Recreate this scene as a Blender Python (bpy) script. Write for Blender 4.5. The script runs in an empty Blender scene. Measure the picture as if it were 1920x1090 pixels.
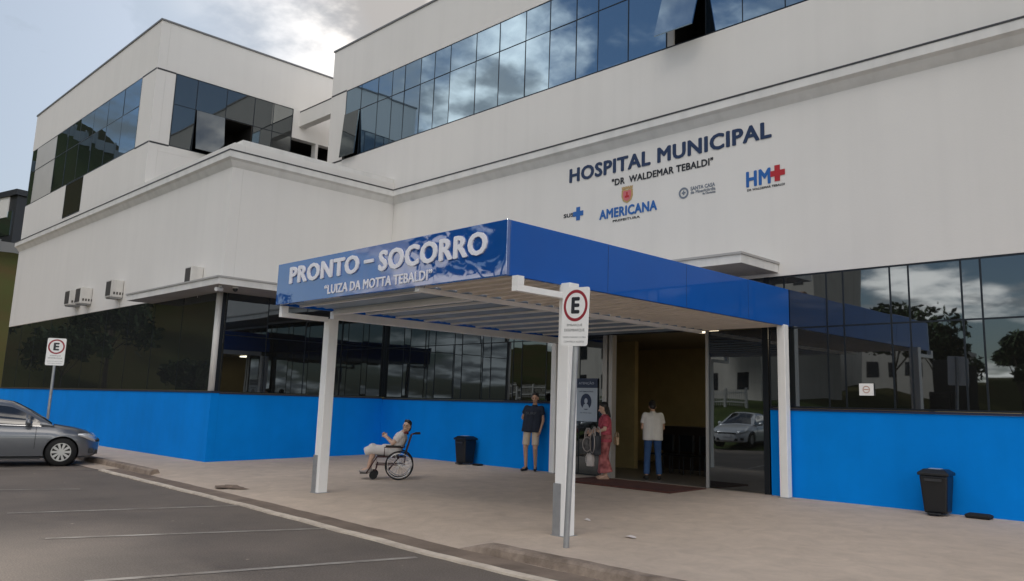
import bpy, bmesh, math, random
from mathutils import Vector, Matrix, Euler
random.seed(7)
S = bpy.context.scene
COL = S.collection
R = math.radians

# ------------------------------------------------------------------ camera
H = 1.55
cam_d = bpy.data.cameras.new('camera')
cam = bpy.data.objects.new('camera', cam_d)
COL.objects.link(cam)
yaw, pitch, roll = R(-44.24053902), R(9.54173576), R(1.57871914)
fw = Vector((math.sin(yaw)*math.cos(pitch), math.cos(yaw)*math.cos(pitch), math.sin(pitch)))
r0 = Vector((math.cos(yaw), -math.sin(yaw), 0)); u0 = r0.cross(fw)
rr = math.cos(roll)*r0 + math.sin(roll)*u0
uu = -math.sin(roll)*r0 + math.cos(roll)*u0
M = Matrix((rr, uu, -fw)).transposed().to_4x4()
M.translation = Vector((0, 0, H))
cam.matrix_world = M
cam_d.sensor_fit = 'HORIZONTAL'; cam_d.sensor_width = 36
cam_d.lens = 1518.7758*36/1920
cam_d.shift_x = -(1014.868-960)/1920
cam_d.shift_y = (505.212-545)/1920
cam_d.clip_start = 0.05; cam_d.clip_end = 3000
S.camera = cam

# ------------------------------------------------------------------ sun, sky, exposure
SUN = Vector((-0.62, 0.52, 0.60)).normalized()
sun_el = math.asin(SUN.z); sun_rot = math.atan2(SUN.x, SUN.y)
sl = bpy.data.lights.new('sun', 'SUN'); sl.energy = 2.4; sl.angle = R(10); sl.color = (1, .95, .88)
so = bpy.data.objects.new('sun', sl); COL.objects.link(so)
so.rotation_euler = SUN.to_track_quat('Z', 'Y').to_euler(); so.location = (0, 0, 40)
W = bpy.data.worlds.new('World'); S.world = W; W.use_nodes = True


def build_world():
    nt = W.node_tree; N = nt.nodes; L = nt.links
    N.clear()
    def n(t, **k):
        o = N.new(t)
        for a, b in k.items(): setattr(o, a, b)
        return o
    def m(op, a, b=None, c=None, clamp=False):
        o = n('ShaderNodeMath', operation=op); o.use_clamp = clamp
        for i, v in enumerate((a, b, c)):
            if v is None: continue
            if isinstance(v, (int, float)): o.inputs[i].default_value = v
            else: L.new(v, o.inputs[i])
        return o.outputs[0]
    def dotp(vec, d):
        o = n('ShaderNodeVectorMath', operation='DOT_PRODUCT'); L.new(vec, o.inputs[0]); o.inputs[1].default_value = d
        return o.outputs['Value']
    tc = n('ShaderNodeTexCoord'); d = tc.outputs['Generated']
    sx = n('ShaderNodeSeparateXYZ'); L.new(d, sx.inputs[0])
    zc = m('ADD', m('MAXIMUM', sx.outputs[2], 0.0), 0.16)
    cb = n('ShaderNodeCombineXYZ')
    L.new(m('DIVIDE', sx.outputs[0], zc), cb.inputs[0]); L.new(m('DIVIDE', sx.outputs[1], zc), cb.inputs[1])
    n1 = n('ShaderNodeTexNoise'); n1.inputs['Scale'].default_value = 1.05; n1.inputs['Detail'].default_value = 9
    n1.inputs['Roughness'].default_value = .58; n1.inputs['Distortion'].default_value = .25
    L.new(cb.outputs[0], n1.inputs['Vector'])
    n2 = n('ShaderNodeTexNoise'); n2.inputs['Scale'].default_value = 2.9; n2.inputs['Detail'].default_value = 7
    n2.inputs['Roughness'].default_value = .55
    mp = n('ShaderNodeMapping'); mp.inputs['Location'].default_value = (1.2, 5.3, 2.4); L.new(cb.outputs[0], mp.inputs[0]); L.new(mp.outputs[0], n2.inputs['Vector'])
    def bump(dirv, lo, hi):
        v = Vector(dirv).normalized()
        return m('SMOOTH_MIN', 1.0, m('MAXIMUM', m('DIVIDE', m('SUBTRACT', dotp(d, v), lo), hi-lo), 0.0), .1)
    cloudy = bump((-.79, .46, .41), .93, .985)      # the bright bank above the roofs
    cloudy2 = bump((-0.723, -0.565, 0.397), .982, .996)     # a bright cloud the ribbon windows mirror
    clear = bump((-.955, .16, .25), .91, .975)      # the pale clear part at the far left
    cov = m('ADD', m('ADD', n1.outputs['Fac'], m('MULTIPLY', cloudy, .12)), m('MULTIPLY', cloudy2, .10))
    cov = m('SUBTRACT', cov, m('MULTIPLY', clear, .10))
    mr = n('ShaderNodeMapRange', interpolation_type='SMOOTHSTEP'); L.new(cov, mr.inputs[0])
    mr.inputs[1].default_value = .47; mr.inputs[2].default_value = .60
    mask = m('MAXIMUM', mr.outputs[0], m('MULTIPLY', clear, .85))      # a thin even veil over the far left
    mr2 = n('ShaderNodeMapRange', interpolation_type='SMOOTHSTEP'); L.new(n2.outputs['Fac'], mr2.inputs[0])
    mr2.inputs[1].default_value = .42; mr2.inputs[2].default_value = .56
    glow = m('POWER', m('MAXIMUM', dotp(d, Vector((-.80, .44, .40)).normalized()), 0.0), 14.0)
    cr = n('ShaderNodeMix', data_type='RGBA')
    L.new(mr2.outputs[0], cr.inputs[0])
    cr.inputs[6].default_value = (.26, .25, .24, 1); cr.inputs[7].default_value = (.96, .89, .81, 1)
    cv = n('ShaderNodeMix', data_type='RGBA'); L.new(clear, cv.inputs[0]); L.new(cr.outputs[2], cv.inputs[6]); cv.inputs[7].default_value = (.33, .385, .46, 1)
    sky = n('ShaderNodeTexSky', sky_type='NISHITA'); sky.sun_disc = False
    sky.sun_elevation = sun_el; sky.sun_rotation = sun_rot
    sky.air_density = 1.1; sky.dust_density = 1.2; sky.ozone_density = 1.2
    b1 = n('ShaderNodeBackground'); L.new(sky.outputs[0], b1.inputs[0]); b1.inputs[1].default_value = .058
    b2 = n('ShaderNodeBackground'); L.new(cv.outputs[2], b2.inputs[0])
    front = m('MAXIMUM', m('ADD', dotp(d, Vector((.62, -.60, .48)).normalized()), .25), 0.0)   # clouds facing the sun are lit brighter
    L.new(m('ADD', m('ADD', m('MULTIPLY_ADD', glow, .22, .48), m('MULTIPLY', cloudy2, .12)), m('MULTIPLY', front, 1.55)), b2.inputs[1])
    mx = n('ShaderNodeMixShader'); L.new(m('MULTIPLY', mask, .93), mx.inputs[0]); L.new(b1.outputs[0], mx.inputs[1]); L.new(b2.outputs[0], mx.inputs[2])
    out = n('ShaderNodeOutputWorld'); L.new(mx.outputs[0], out.inputs[0])


build_world()
vs = S.view_settings
vs.view_transform = 'Standard'; vs.look = 'None'; vs.gamma = 1; vs.use_curve_mapping = False
vs.exposure = 1.19

# ------------------------------------------------------------------ materials
MATS = {}


def mat(name, col, rough=.6, metal=0., var=.0, vscale=3., col2=None, bump=0., bscale=40., coat=0., streak=0., spec=.5, detail=6):
    if name in MATS: return MATS[name]
    m = bpy.data.materials.new(name); m.use_nodes = True
    nt = m.node_tree; N = nt.nodes; L = nt.links
    b = N['Principled BSDF']
    b.inputs['Roughness'].default_value = rough; b.inputs['Metallic'].default_value = metal
    b.inputs['Coat Weight'].default_value = coat; b.inputs['Coat Roughness'].default_value = .04
    b.inputs['Specular IOR Level'].default_value = spec
    c = (*col, 1)
    b.inputs['Base Color'].default_value = c
    geo = N.new('ShaderNodeNewGeometry')
    last = None
    if var or col2:
        nz = N.new('ShaderNodeTexNoise'); nz.inputs['Scale'].default_value = vscale; nz.inputs['Detail'].default_value = detail
        nz.inputs['Roughness'].default_value = .62
        L.new(geo.outputs['Position'], nz.inputs['Vector'])
        mr = N.new('ShaderNodeMapRange'); mr.inputs[1].default_value = .3; mr.inputs[2].default_value = .7
        L.new(nz.outputs['Fac'], mr.inputs[0])
        mx = N.new('ShaderNodeMix'); mx.data_type = 'RGBA'
        L.new(mr.outputs[0], mx.inputs[0])
        a = col2 if col2 else tuple(x*(1-var) for x in col)
        mx.inputs[6].default_value = (*a, 1)
        mx.inputs[7].default_value = c if col2 else (*[min(1, x*(1+var)) for x in col], 1)
        L.new(mx.outputs[2], b.inputs['Base Color']); last = mx.outputs[2]
    if streak:
        mp = N.new('ShaderNodeMapping'); mp.inputs['Scale'].default_value = (1.3, 1.3, .05)
        L.new(geo.outputs['Position'], mp.inputs[0])
        nz = N.new('ShaderNodeTexNoise'); nz.inputs['Scale'].default_value = 2.2; nz.inputs['Detail'].default_value = 5
        L.new(mp.outputs[0], nz.inputs['Vector'])
        mr = N.new('ShaderNodeMapRange'); mr.inputs[1].default_value = .45; mr.inputs[2].default_value = .75
        mr.inputs[3].default_value = 1; mr.inputs[4].default_value = 1-streak
        L.new(nz.outputs['Fac'], mr.inputs[0])
        mx = N.new('ShaderNodeMix'); mx.data_type = 'RGBA'; mx.blend_type = 'MULTIPLY'; mx.inputs[0].default_value = 1
        if last is None: mx.inputs[6].default_value = c
        else: L.new(last, mx.inputs[6])
        cb = N.new('ShaderNodeCombineColor')
        for i in range(3): L.new(mr.outputs[0], cb.inputs[i])
        L.new(cb.outputs[0], mx.inputs[7]); L.new(mx.outputs[2], b.inputs['Base Color'])
    if bump:
        nb = N.new('ShaderNodeTexNoise'); nb.inputs['Scale'].default_value = bscale; nb.inputs['Detail'].default_value = 4
        L.new(geo.outputs['Position'], nb.inputs['Vector'])
        bp = N.new('ShaderNodeBump'); bp.inputs['Strength'].default_value = bump; bp.inputs['Distance'].default_value = .02
        L.new(nb.outputs['Fac'], bp.inputs['Height']); L.new(bp.outputs[0], b.inputs['Normal'])
    MATS[name] = m
    return m


def glass(name, tint, base, lo, hi, wav=.0):
    """dark reflective tinted glazing: dark body under a partly mirroring film"""
    m = bpy.data.materials.new(name); m.use_nodes = True
    nt = m.node_tree; N = nt.nodes; L = nt.links
    N.remove(N['Principled BSDF'])
    g = N.new('ShaderNodeBsdfGlossy'); g.inputs['Color'].default_value = (*tint, 1); g.inputs['Roughness'].default_value = .015
    d = N.new('ShaderNodeBsdfDiffuse'); d.inputs['Color'].default_value = (*base, 1)
    lw = N.new('ShaderNodeLayerWeight'); lw.inputs['Blend'].default_value = .32
    mr = N.new('ShaderNodeMapRange'); mr.inputs[3].default_value = lo; mr.inputs[4].default_value = hi
    L.new(lw.outputs['Fresnel'], mr.inputs[0])
    mx = N.new('ShaderNodeMixShader'); L.new(mr.outputs[0], mx.inputs[0]); L.new(d.outputs[0], mx.inputs[1]); L.new(g.outputs[0], mx.inputs[2])
    if wav:
        geo = N.new('ShaderNodeNewGeometry')
        nb = N.new('ShaderNodeTexNoise'); nb.inputs['Scale'].default_value = .9; nb.inputs['Detail'].default_value = 1
        L.new(geo.outputs['Position'], nb.inputs['Vector'])
        bp = N.new('ShaderNodeBump'); bp.inputs['Strength'].default_value = wav; bp.inputs['Distance'].default_value = .05
        L.new(nb.outputs['Fac'], bp.inputs['Height']); L.new(bp.outputs[0], g.inputs['Normal'])
    L.new(mx.outputs[0], N['Material Output'].inputs[0])
    MATS[name] = m
    return m


def emit(name, col, s):
    m = bpy.data.materials.new(name); m.use_nodes = True
    b = m.node_tree.nodes['Principled BSDF']
    b.inputs['Base Color'].default_value = (*col, 1); b.inputs['Emission Color'].default_value = (*col, 1); b.inputs['Emission Strength'].default_value = s
    MATS[name] = m
    return m


WHITE = mat('white_wall_paint', (.715, .695, .668), .75, var=.025, vscale=.35, streak=.035, bump=.08, bscale=25)
TRIM = mat('white_trim_paint', (.69, .68, .66), .7, var=.05, vscale=2, streak=.14)
BLUE = mat('blue_wall_paint', (.0004, .225, .74), .9, var=.07, vscale=.9, spec=.12, streak=.05, bump=.06, bscale=30)
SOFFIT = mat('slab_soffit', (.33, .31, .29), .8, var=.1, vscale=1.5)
DARKLINE = mat('dark_joint', (.035, .035, .04), .6)
FRAME = mat('dark_aluminium', (.02, .025, .032), .35, .6)
GL_UP = glass('blue_mirror_glass', (.44, .60, .74), (.012, .018, .026), .52, .97, .03)
GL_GR = glass('smoked_glass', (.56, .63, .69), (.010, .010, .009), .20, .85, .03)
GL_SIDE = glass('dark_smoked_glass', (.70, .76, .78), (.022, .024, .025), .16, .75, .03)
INFILL = mat('grey_infill_panel', (.50, .485, .46), .35, var=.04, vscale=1)
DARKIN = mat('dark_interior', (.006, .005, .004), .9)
CANBLUE = mat('canopy_blue_panel', (.0008, .088, .40), .3, var=.06, vscale=.7, coat=.5, spec=.08)
CANBLUE.node_tree.nodes['Principled BSDF'].inputs['Coat IOR'].default_value = 1.55
BANNER = mat('glossy_blue_banner', (.0008, .075, .33), .3, var=.10, vscale=.5, coat=1.0, spec=.08)
_b = BANNER.node_tree.nodes['Principled BSDF']; _b.inputs['Coat IOR'].default_value = 2.3; _b.inputs['Coat Roughness'].default_value = .02
_g = BANNER.node_tree.nodes.new('ShaderNodeTexNoise'); _g.inputs['Scale'].default_value = 1.6; _g.inputs['Detail'].default_value = 1
_p = BANNER.node_tree.nodes.new('ShaderNodeBump'); _p.inputs['Strength'].default_value = .06; _p.inputs['Distance'].default_value = .1
BANNER.node_tree.links.new([x for x in BANNER.node_tree.nodes if x.type == 'NEW_GEOMETRY'][0].outputs['Position'], _g.inputs['Vector'])
BANNER.node_tree.links.new(_g.outputs['Fac'], _p.inputs['Height']); BANNER.node_tree.links.new(_p.outputs[0], _b.inputs['Coat Normal'])
BEAMW = mat('white_steel', (.88, .87, .85), .5, var=.03, vscale=3, streak=.08)
GALV = mat('galvanised_steel', (.36, .37, .38), .45, .5, var=.12, vscale=6)
SHEETB = mat('bluish_roof_sheet', (.22, .29, .38), .5, var=.25, vscale=1.2)
SHEETG = mat('greige_roof_sheet', (.74, .685, .63), .6, var=.08, vscale=1.2)
NAVY = mat('navy_lettering', (.006, .026, .085), .5)
LETW = mat('white_lettering', (.80, .80, .86), .5)
BLACKL = mat('black_lettering', (.012, .014, .02), .5)
LOGOB = mat('logo_blue', (.01, .11, .38), .5)
LOGOR = mat('logo_red', (.42, .012, .02), .5)
LOGOG = mat('logo_gold', (.45, .30, .12), .5)
LOGOP = mat('logo_rose', (.55, .14, .16), .5)
GREYL = mat('grey_lettering', (.16, .19, .24), .5)
SIGNW = mat('sign_white', (.86, .85, .83), .45, var=.03, vscale=9)
SIGNR = mat('sign_red', (.30, .012, .025), .45)
SIGNG = mat('sign_grey_text', (.22, .22, .22), .5)
BLACKP = mat('black_plastic', (.008, .009, .011), .38, var=.2, vscale=12)
RUBBER = mat('rubber', (.008, .008, .008), .8)
CHROME = mat('chrome', (.6, .6, .6), .18, 1)

# ------------------------------------------------------------------ helpers


class MB:
    def __init__(s): s.v = []; s.f = []; s.mi = []
    def add(s, vs, fs, mi=0):
        o = len(s.v); s.v += [tuple(x) for x in vs]; s.f += [tuple(i+o for i in f) for f in fs]; s.mi += [mi]*len(fs); return s
    def box(s, x0, x1, y0, y1, z0, z1, mi=0):
        v = [(x0, y0, z0), (x1, y0, z0), (x1, y1, z0), (x0, y1, z0), (x0, y0, z1), (x1, y0, z1), (x1, y1, z1), (x0, y1, z1)]
        return s.add(v, [(0, 3, 2, 1), (4, 5, 6, 7), (0, 1, 5, 4), (1, 2, 6, 5), (2, 3, 7, 6), (3, 0, 4, 7)], mi)
    def cone(s, p, q, r0, r1, n=12, mi=0, caps=True):
        p = Vector(p); q = Vector(q); d = (q-p)
        if d.length < 1e-6: return s
        d.normalize(); a = d.orthogonal().normalized(); b = d.cross(a)
        v = []
        for c, r in ((p, r0), (q, r1)):
            for i in range(n):
                t = 2*math.pi*i/n; v.append(c + r*(math.cos(t)*a+math.sin(t)*b))
        f = [(i, (i+1) % n, n+(i+1) % n, n+i) for i in range(n)]
        if caps: f += [tuple(reversed(range(n))), tuple(range(n, 2*n))]
        return s.add(v, f, mi)
    def ball(s, c, r, n=12, m=8, mi=0, rot=None):
        c = Vector(c); r = (r, r, r) if isinstance(r, (int, float)) else r
        v = [Vector((0, 0, r[2]))]
        for j in range(1, m):
            ph = math.pi*j/m
            for i in range(n):
                t = 2*math.pi*i/n; v.append(Vector((r[0]*math.sin(ph)*math.cos(t), r[1]*math.sin(ph)*math.sin(t), r[2]*math.cos(ph))))
        v.append(Vector((0, 0, -r[2])))
        if rot: v = [rot @ x for x in v]
        v = [x+c for x in v]
        f = [(0, 1+i, 1+(i+1) % n) for i in range(n)]
        for j in range(m-2):
            a = 1+j*n; b = a+n
            f += [(a+i, b+i, b+(i+1) % n, a+(i+1) % n) for i in range(n)]
        a = 1+(m-2)*n; f += [(a+i, len(v)-1, a+(i+1) % n) for i in range(n)]
        return s.add(v, f, mi)
    def cap(s, p, q, r0, r1, n=12, mi=0):
        s.ball(p, r0, n, 8, mi); s.ball(q, r1, n, 8, mi); return s.cone(p, q, r0, r1, n, mi)
    def tube(s, pts, r, n=8, mi=0, closed=False):
        P = [Vector(p) for p in pts]; k = len(P)
        rings = []; a = None
        for i in range(k):
            if closed: d = (P[(i+1) % k]-P[i-1])
            else: d = P[min(i+1, k-1)]-P[max(i-1, 0)]
            d.normalize()
            a = d.orthogonal().normalized() if a is None else (a-d*a.dot(d)).normalized()
            b = d.cross(a)
            rings.append([P[i]+r*(math.cos(2*math.pi*j/n)*a+math.sin(2*math.pi*j/n)*b) for j in range(n)])
        v = [x for g in rings for x in g]; f = []
        for i in range(k if closed else k-1):
            o = i*n; q = ((i+1) % k)*n
            f += [(o+j, o+(j+1) % n, q+(j+1) % n, q+j) for j in range(n)]
        if not closed: f += [tuple(reversed(range(n))), tuple(range((k-1)*n, k*n))]
        return s.add(v, f, mi)
    def prism(s, poly, fn, t0, t1, mi=0):
        """poly 2D list; fn(u,v,t)->xyz"""
        n = len(poly)
        v = [fn(a, b, t0) for a, b in poly]+[fn(a, b, t1) for a, b in poly]
        f = [tuple(range(n)), tuple(reversed(range(n, 2*n)))]+[(i, n+i, n+(i+1) % n, (i+1) % n) for i in range(n)]
        return s.add(v, f, mi)
    def ring(s, c, R0, R1, fn, t0, t1, n=40, mi=0):
        v = []
        for t in (t0, t1):
            for rad in (R0, R1):
                for i in range(n):
                    a = 2*math.pi*i/n; v.append(fn(c[0]+rad*math.cos(a), c[1]+rad*math.sin(a), t))
        f = []
        for i in range(n):
            j = (i+1) % n
            f += [(i, j, n+j, n+i), (2*n+i, 3*n+i, 3*n+j, 2*n+j), (n+i, n+j, 3*n+j, 3*n+i), (i, 2*n+i, 2*n+j, j)]
        return s.add(v, f, mi)
    def mesh(s, name):
        me = bpy.data.meshes.new(name); me.from_pydata([tuple(v) for v in s.v], [], s.f)
        for p, i in zip(me.polygons, s.mi): p.material_index = i
        bm = bmesh.new(); bm.from_mesh(me); bmesh.ops.recalc_face_normals(bm, faces=bm.faces); bm.to_mesh(me); bm.free()
        return me
    def build(s, name, mats, parent=None, smooth=False, bevel=0., loc=None):
        me = s.mesh(name)
        for m in (mats if isinstance(mats, (list, tuple)) else [mats]): me.materials.append(m)
        return link(name, me, parent, smooth, bevel, loc)


def link(name, me, parent=None, smooth=False, bevel=0., loc=None):
    o = bpy.data.objects.new(name, me); COL.objects.link(o)
    if parent: o.parent = parent
    if loc: o.location = loc
    if smooth:
        for p in me.polygons: p.use_smooth = True
    if bevel:
        b = o.modifiers.new('bevel', 'BEVEL'); b.width = bevel; b.segments = 2; b.limit_method = 'ANGLE'
    return o


def baked(mb, name, mats, parent=None, voxel=None, smooth=0, sub=0, boolean=None):
    """apply modifiers once and keep the plain mesh"""
    me = mb.mesh(name+'_tmp'); o = bpy.data.objects.new('tmp', me); COL.objects.link(o)
    cut = None
    if boolean:
        cut = bpy.data.objects.new('tmpcut', boolean.mesh('cut')); COL.objects.link(cut)
        b = o.modifiers.new('b', 'BOOLEAN'); b.operation = 'DIFFERENCE'; b.object = cut; b.solver = 'EXACT'
    if voxel:
        r = o.modifiers.new('r', 'REMESH'); r.mode = 'VOXEL'; r.voxel_size = voxel
    if smooth:
        k = o.modifiers.new('s', 'SMOOTH'); k.factor = .5; k.iterations = smooth
    dg = bpy.context.evaluated_depsgraph_get(); dg.update()
    res = bpy.data.meshes.new_from_object(o.evaluated_get(dg), preserve_all_data_layers=False, depsgraph=dg)
    res.name = name
    bpy.data.objects.remove(o)
    if cut: bpy.data.objects.remove(cut)
    res.materials.clear()
    for m in (mats if isinstance(mats, (list, tuple)) else [mats]): res.materials.append(m)
    return link(name, res, parent, True)


def tag(o, label, cat=None, group=None):
    o['label'] = label
    if cat: o['category'] = cat
    if group: o['group'] = group
    return o


def thing(name, label, cat, loc=(0, 0, 0), rz=0., group=None):
    o = bpy.data.objects.new(name, None); COL.objects.link(o); o.location = loc; o.rotation_euler = (0, 0, rz)
    o.empty_display_size = .2
    return tag(o, label, cat, group)


def struct(o): o['kind'] = 'structure'; return o


def copy_tree(o, parent=None):
    c = o.copy(); COL.objects.link(c)
    if parent: c.parent = parent
    for ch in list(o.children): copy_tree(ch, c)
    return c


def text_mb(body, x0, x1, z0, z1, bold=.035, depth=.012, n=3):
    """lettering as a mesh fitted to a rectangle; local X right, Z up, facing -Y, back face at y=0.
    The strokes are thickened by laying slightly shifted copies over each other."""
    cu = bpy.data.curves.new('t', 'FONT'); cu.body = body; cu.extrude = .02; cu.resolution_u = n
    cu.space_character = 1+bold*2.2
    o = bpy.data.objects.new('t', cu); COL.objects.link(o)
    dg = bpy.context.evaluated_depsgraph_get(); dg.update()
    me = bpy.data.meshes.new_from_object(o.evaluated_get(dg))
    bpy.data.objects.remove(o)
    base = [v.co.copy() for v in me.vertices]; fs = [tuple(p.vertices) for p in me.polygons]
    bpy.data.meshes.remove(me)
    sh = [(0, 0)] if bold <= 0 else [(bold*math.cos(2*math.pi*k/8), bold*.8*math.sin(2*math.pi*k/8)) for k in range(8)]
    mb = MB(); vs = []; q = 0
    for k, (a, b) in enumerate(sh):
        for v in base: vs.append(Vector((v.x+a, v.y+b, (v.z+.02)/.04+.02*k)))
    ax0 = min(v.x for v in vs); ax1 = max(v.x for v in vs); ay0 = min(v.y for v in vs); ay1 = max(v.y for v in vs)
    out = [(x0+(v.x-ax0)/(ax1-ax0)*(x1-x0), -depth*v.z, z0+(v.y-ay0)/(ay1-ay0)*(z1-z0)) for v in vs]
    nb = len(base)
    return mb.add(out, [tuple(i+k*nb for i in f) for k in range(len(sh)) for f in fs])


def text(name, body, x0, x1, z0, z1, m, parent, y=0., bold=.035, depth=.012):
    """one mesh per word, all fitted together to the rectangle; returns the list"""
    mb = text_mb(body, x0, x1, z0, z1, bold, depth)
    mb.v = [(a, b+y, c) for a, b, c in mb.v]
    par = list(range(len(mb.v)))
    def find(i):
        while par[i] != i: par[i] = par[par[i]]; i = par[i]
        return i
    for f in mb.f:
        for k in f[1:]: par[find(k)] = find(f[0])
    ext = {}
    for i, v in enumerate(mb.v):
        r = find(i); e = ext.get(r); ext[r] = (min(e[0], v[0]), max(e[1], v[0])) if e else (v[0], v[0])
    words = len(body.split()); merged = []
    for a, b in sorted(ext.values()):
        if merged and a <= merged[-1][1]+1e-6: merged[-1][1] = max(merged[-1][1], b)
        else: merged.append([a, b])
    gaps = sorted(((merged[i+1][0]-merged[i][1], i) for i in range(len(merged)-1)), reverse=True)[:words-1]
    cuts = sorted((merged[i][1]+merged[i+1][0])/2 for _, i in gaps)
    out = []
    for w in range(len(cuts)+1):
        lo = cuts[w-1] if w else -1e9; hi = cuts[w] if w < len(cuts) else 1e9
        idx = {}; q = MB()
        for f in mb.f:
            if not lo <= mb.v[f[0]][0] < hi: continue
            for k in f:
                if k not in idx: idx[k] = len(q.v); q.v.append(mb.v[k])
            q.f.append(tuple(idx[k] for k in f)); q.mi.append(0)
        if q.f: out.append(q.build(name, m, parent))
    return out


# ------------------------------------------------------------------ ground
YA, YL, XR, XB = 14.44, 9.2, -20.58, -26.97     # facade planes: main front, wing front, wing side, upper block side


def asphalt_mat():
    m = mat('asphalt', (.205, .168, .136), .9, col2=(.125, .104, .086), vscale=.45, bump=.35, bscale=70)
    nt = m.node_tree; N = nt.nodes; L = nt.links; b = N['Principled BSDF']
    src = b.inputs['Base Color'].links[0].from_socket
    geo = [x for x in N if x.type == 'NEW_GEOMETRY'][0]
    nz = N.new('ShaderNodeTexNoise'); nz.inputs['Scale'].default_value = 55; nz.inputs['Detail'].default_value = 3
    L.new(geo.outputs['Position'], nz.inputs['Vector'])
    mr = N.new('ShaderNodeMapRange'); mr.inputs[1].default_value = .3; mr.inputs[2].default_value = .7; mr.inputs[3].default_value = .72; mr.inputs[4].default_value = 1.25
    L.new(nz.outputs['Fac'], mr.inputs[0])
    vo = N.new('ShaderNodeTexVoronoi'); vo.inputs['Scale'].default_value = 2.1; vo.feature = 'F1'
    L.new(geo.outputs['Position'], vo.inputs['Vector'])
    sp = N.new('ShaderNodeMapRange'); sp.inputs[1].default_value = .02; sp.inputs[2].default_value = .06; sp.inputs[3].default_value = 2.6; sp.inputs[4].default_value = 1
    L.new(vo.outputs['Distance'], sp.inputs[0])
    mu = N.new('ShaderNodeMath'); mu.operation = 'MULTIPLY'; L.new(mr.outputs[0], mu.inputs[0]); L.new(sp.outputs[0], mu.inputs[1])
    cb = N.new('ShaderNodeCombineColor')
    for i in range(3): L.new(mu.outputs[0], cb.inputs[i])
    mx = N.new('ShaderNodeMix'); mx.data_type = 'RGBA'; mx.blend_type = 'MULTIPLY'; mx.inputs[0].default_value = 1
    L.new(src, mx.inputs[6]); L.new(cb.outputs[0], mx.inputs[7]); L.new(mx.outputs[2], b.inputs['Base Color'])
    return m


def concrete_mat():
    m = mat('worn_concrete', (.60, .49, .39), .88, col2=(.50, .405, .32), vscale=.4, bump=.25, bscale=45, detail=9)
    nt = m.node_tree; N = nt.nodes; L = nt.links; b = N['Principled BSDF']
    src = b.inputs['Base Color'].links[0].from_socket
    geo = [x for x in N if x.type == 'NEW_GEOMETRY'][0]
    nz = N.new('ShaderNodeTexNoise'); nz.inputs['Scale'].default_value = 2.6; nz.inputs['Detail'].default_value = 8; nz.inputs['Roughness'].default_value = .7
    nz.inputs['Distortion'].default_value = .6
    L.new(geo.outputs['Position'], nz.inputs['Vector'])
    mr = N.new('ShaderNodeMapRange'); mr.inputs[1].default_value = .35; mr.inputs[2].default_value = .7; mr.inputs[3].default_value = .86; mr.inputs[4].default_value = 1.08
    L.new(nz.outputs['Fac'], mr.inputs[0])
    cb = N.new('ShaderNodeCombineColor')
    for i in range(3): L.new(mr.outputs[0], cb.inputs[i])
    mx = N.new('ShaderNodeMix'); mx.data_type = 'RGBA'; mx.blend_type = 'MULTIPLY'; mx.inputs[0].default_value = 1
    L.new(src, mx.inputs[6]); L.new(cb.outputs[0], mx.inputs[7]); L.new(mx.outputs[2], b.inputs['Base Color'])
    return m


ASPH = asphalt_mat(); CONC = concrete_mat()
GRASS = mat('grass', (.055, .075, .018), .9, col2=(.028, .040, .010), vscale=.8, bump=.6, bscale=20, spec=.1)
EARTH = mat('hillside_earth', (.034, .044, .016), .95, col2=(.050, .036, .018), vscale=.11, bump=.5, bscale=3, spec=.0)
KERBM = mat('kerb_concrete', (.36, .285, .225), .9, col2=(.13, .095, .07), vscale=3.2, bump=.7, bscale=22)
KERBL = mat('kerb_line_paint', (.80, .70, .57), .8, col2=(.50, .42, .34), vscale=3, bump=.2)


def yf(x):
    pts = [(-60, 7.3), (-20.5, 6.76), (-12.9, 6.5), (-7.2, 6.19), (-5.9, 6.2), (12, 6.1)]
    for (a, b), (c, d) in zip(pts, pts[1:]):
        if x <= c: return b+(d-b)*(x-a)/(c-a)
    return pts[-1][1]


def hgt(x, y):
    z = -.23; k = min(1, max(0, (-17-x)/8))
    if y < -5: z += min(2.6, (-5-y)*.16)*k + (1-k)*min(.5, (-5-y)*.05)
    k2 = min(1, max(0, (y+30)/18))
    if x < -47: z += min(26, (-47-x)*.33)*k2+min(7, (-47-x)*.10)*(1-k2)
    if y < -26: z += min(6, (-26-y)*.06)*k
    if x < -72 and y < 0: z += min(14, (-72-x)*.55)*min(1, -y/5)*k2*(1+.25*math.sin(y*.16+x*.05))
    return z


def ground():
    mb = MB(); xs = [-1500, -600, -300, -200, -160]+[-140+3*i for i in range(48)]+[10, 25, 50, 100, 200, 400, 800, 1500]
    ys = [-1500, -700, -300, -150, -90, -70]+[-60+2.5*i for i in range(37)]+[40, 60, 100, 200, 500, 1500]
    v = []
    for y in ys:
        for x in xs:
            z = hgt(x, y)
            if z > .3: z += .35*math.sin(x*.37+y*.21)*math.cos(y*.33)
            v.append((x, y, z))
    n = len(xs)
    f = [(j*n+i, j*n+i+1, (j+1)*n+i+1, (j+1)*n+i) for j in range(len(ys)-1) for i in range(n-1)]
    struct(mb.add(v, f).build('ground', EARTH, smooth=True))


ground()
mb = MB(); mb.add([(-46, -4.5, -.2), (70, -4.5, -.2), (70, 8, -.2), (-46, 8, -.2)], [(0, 1, 2, 3)])
struct(mb.build('parking_lot', ASPH))


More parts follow.
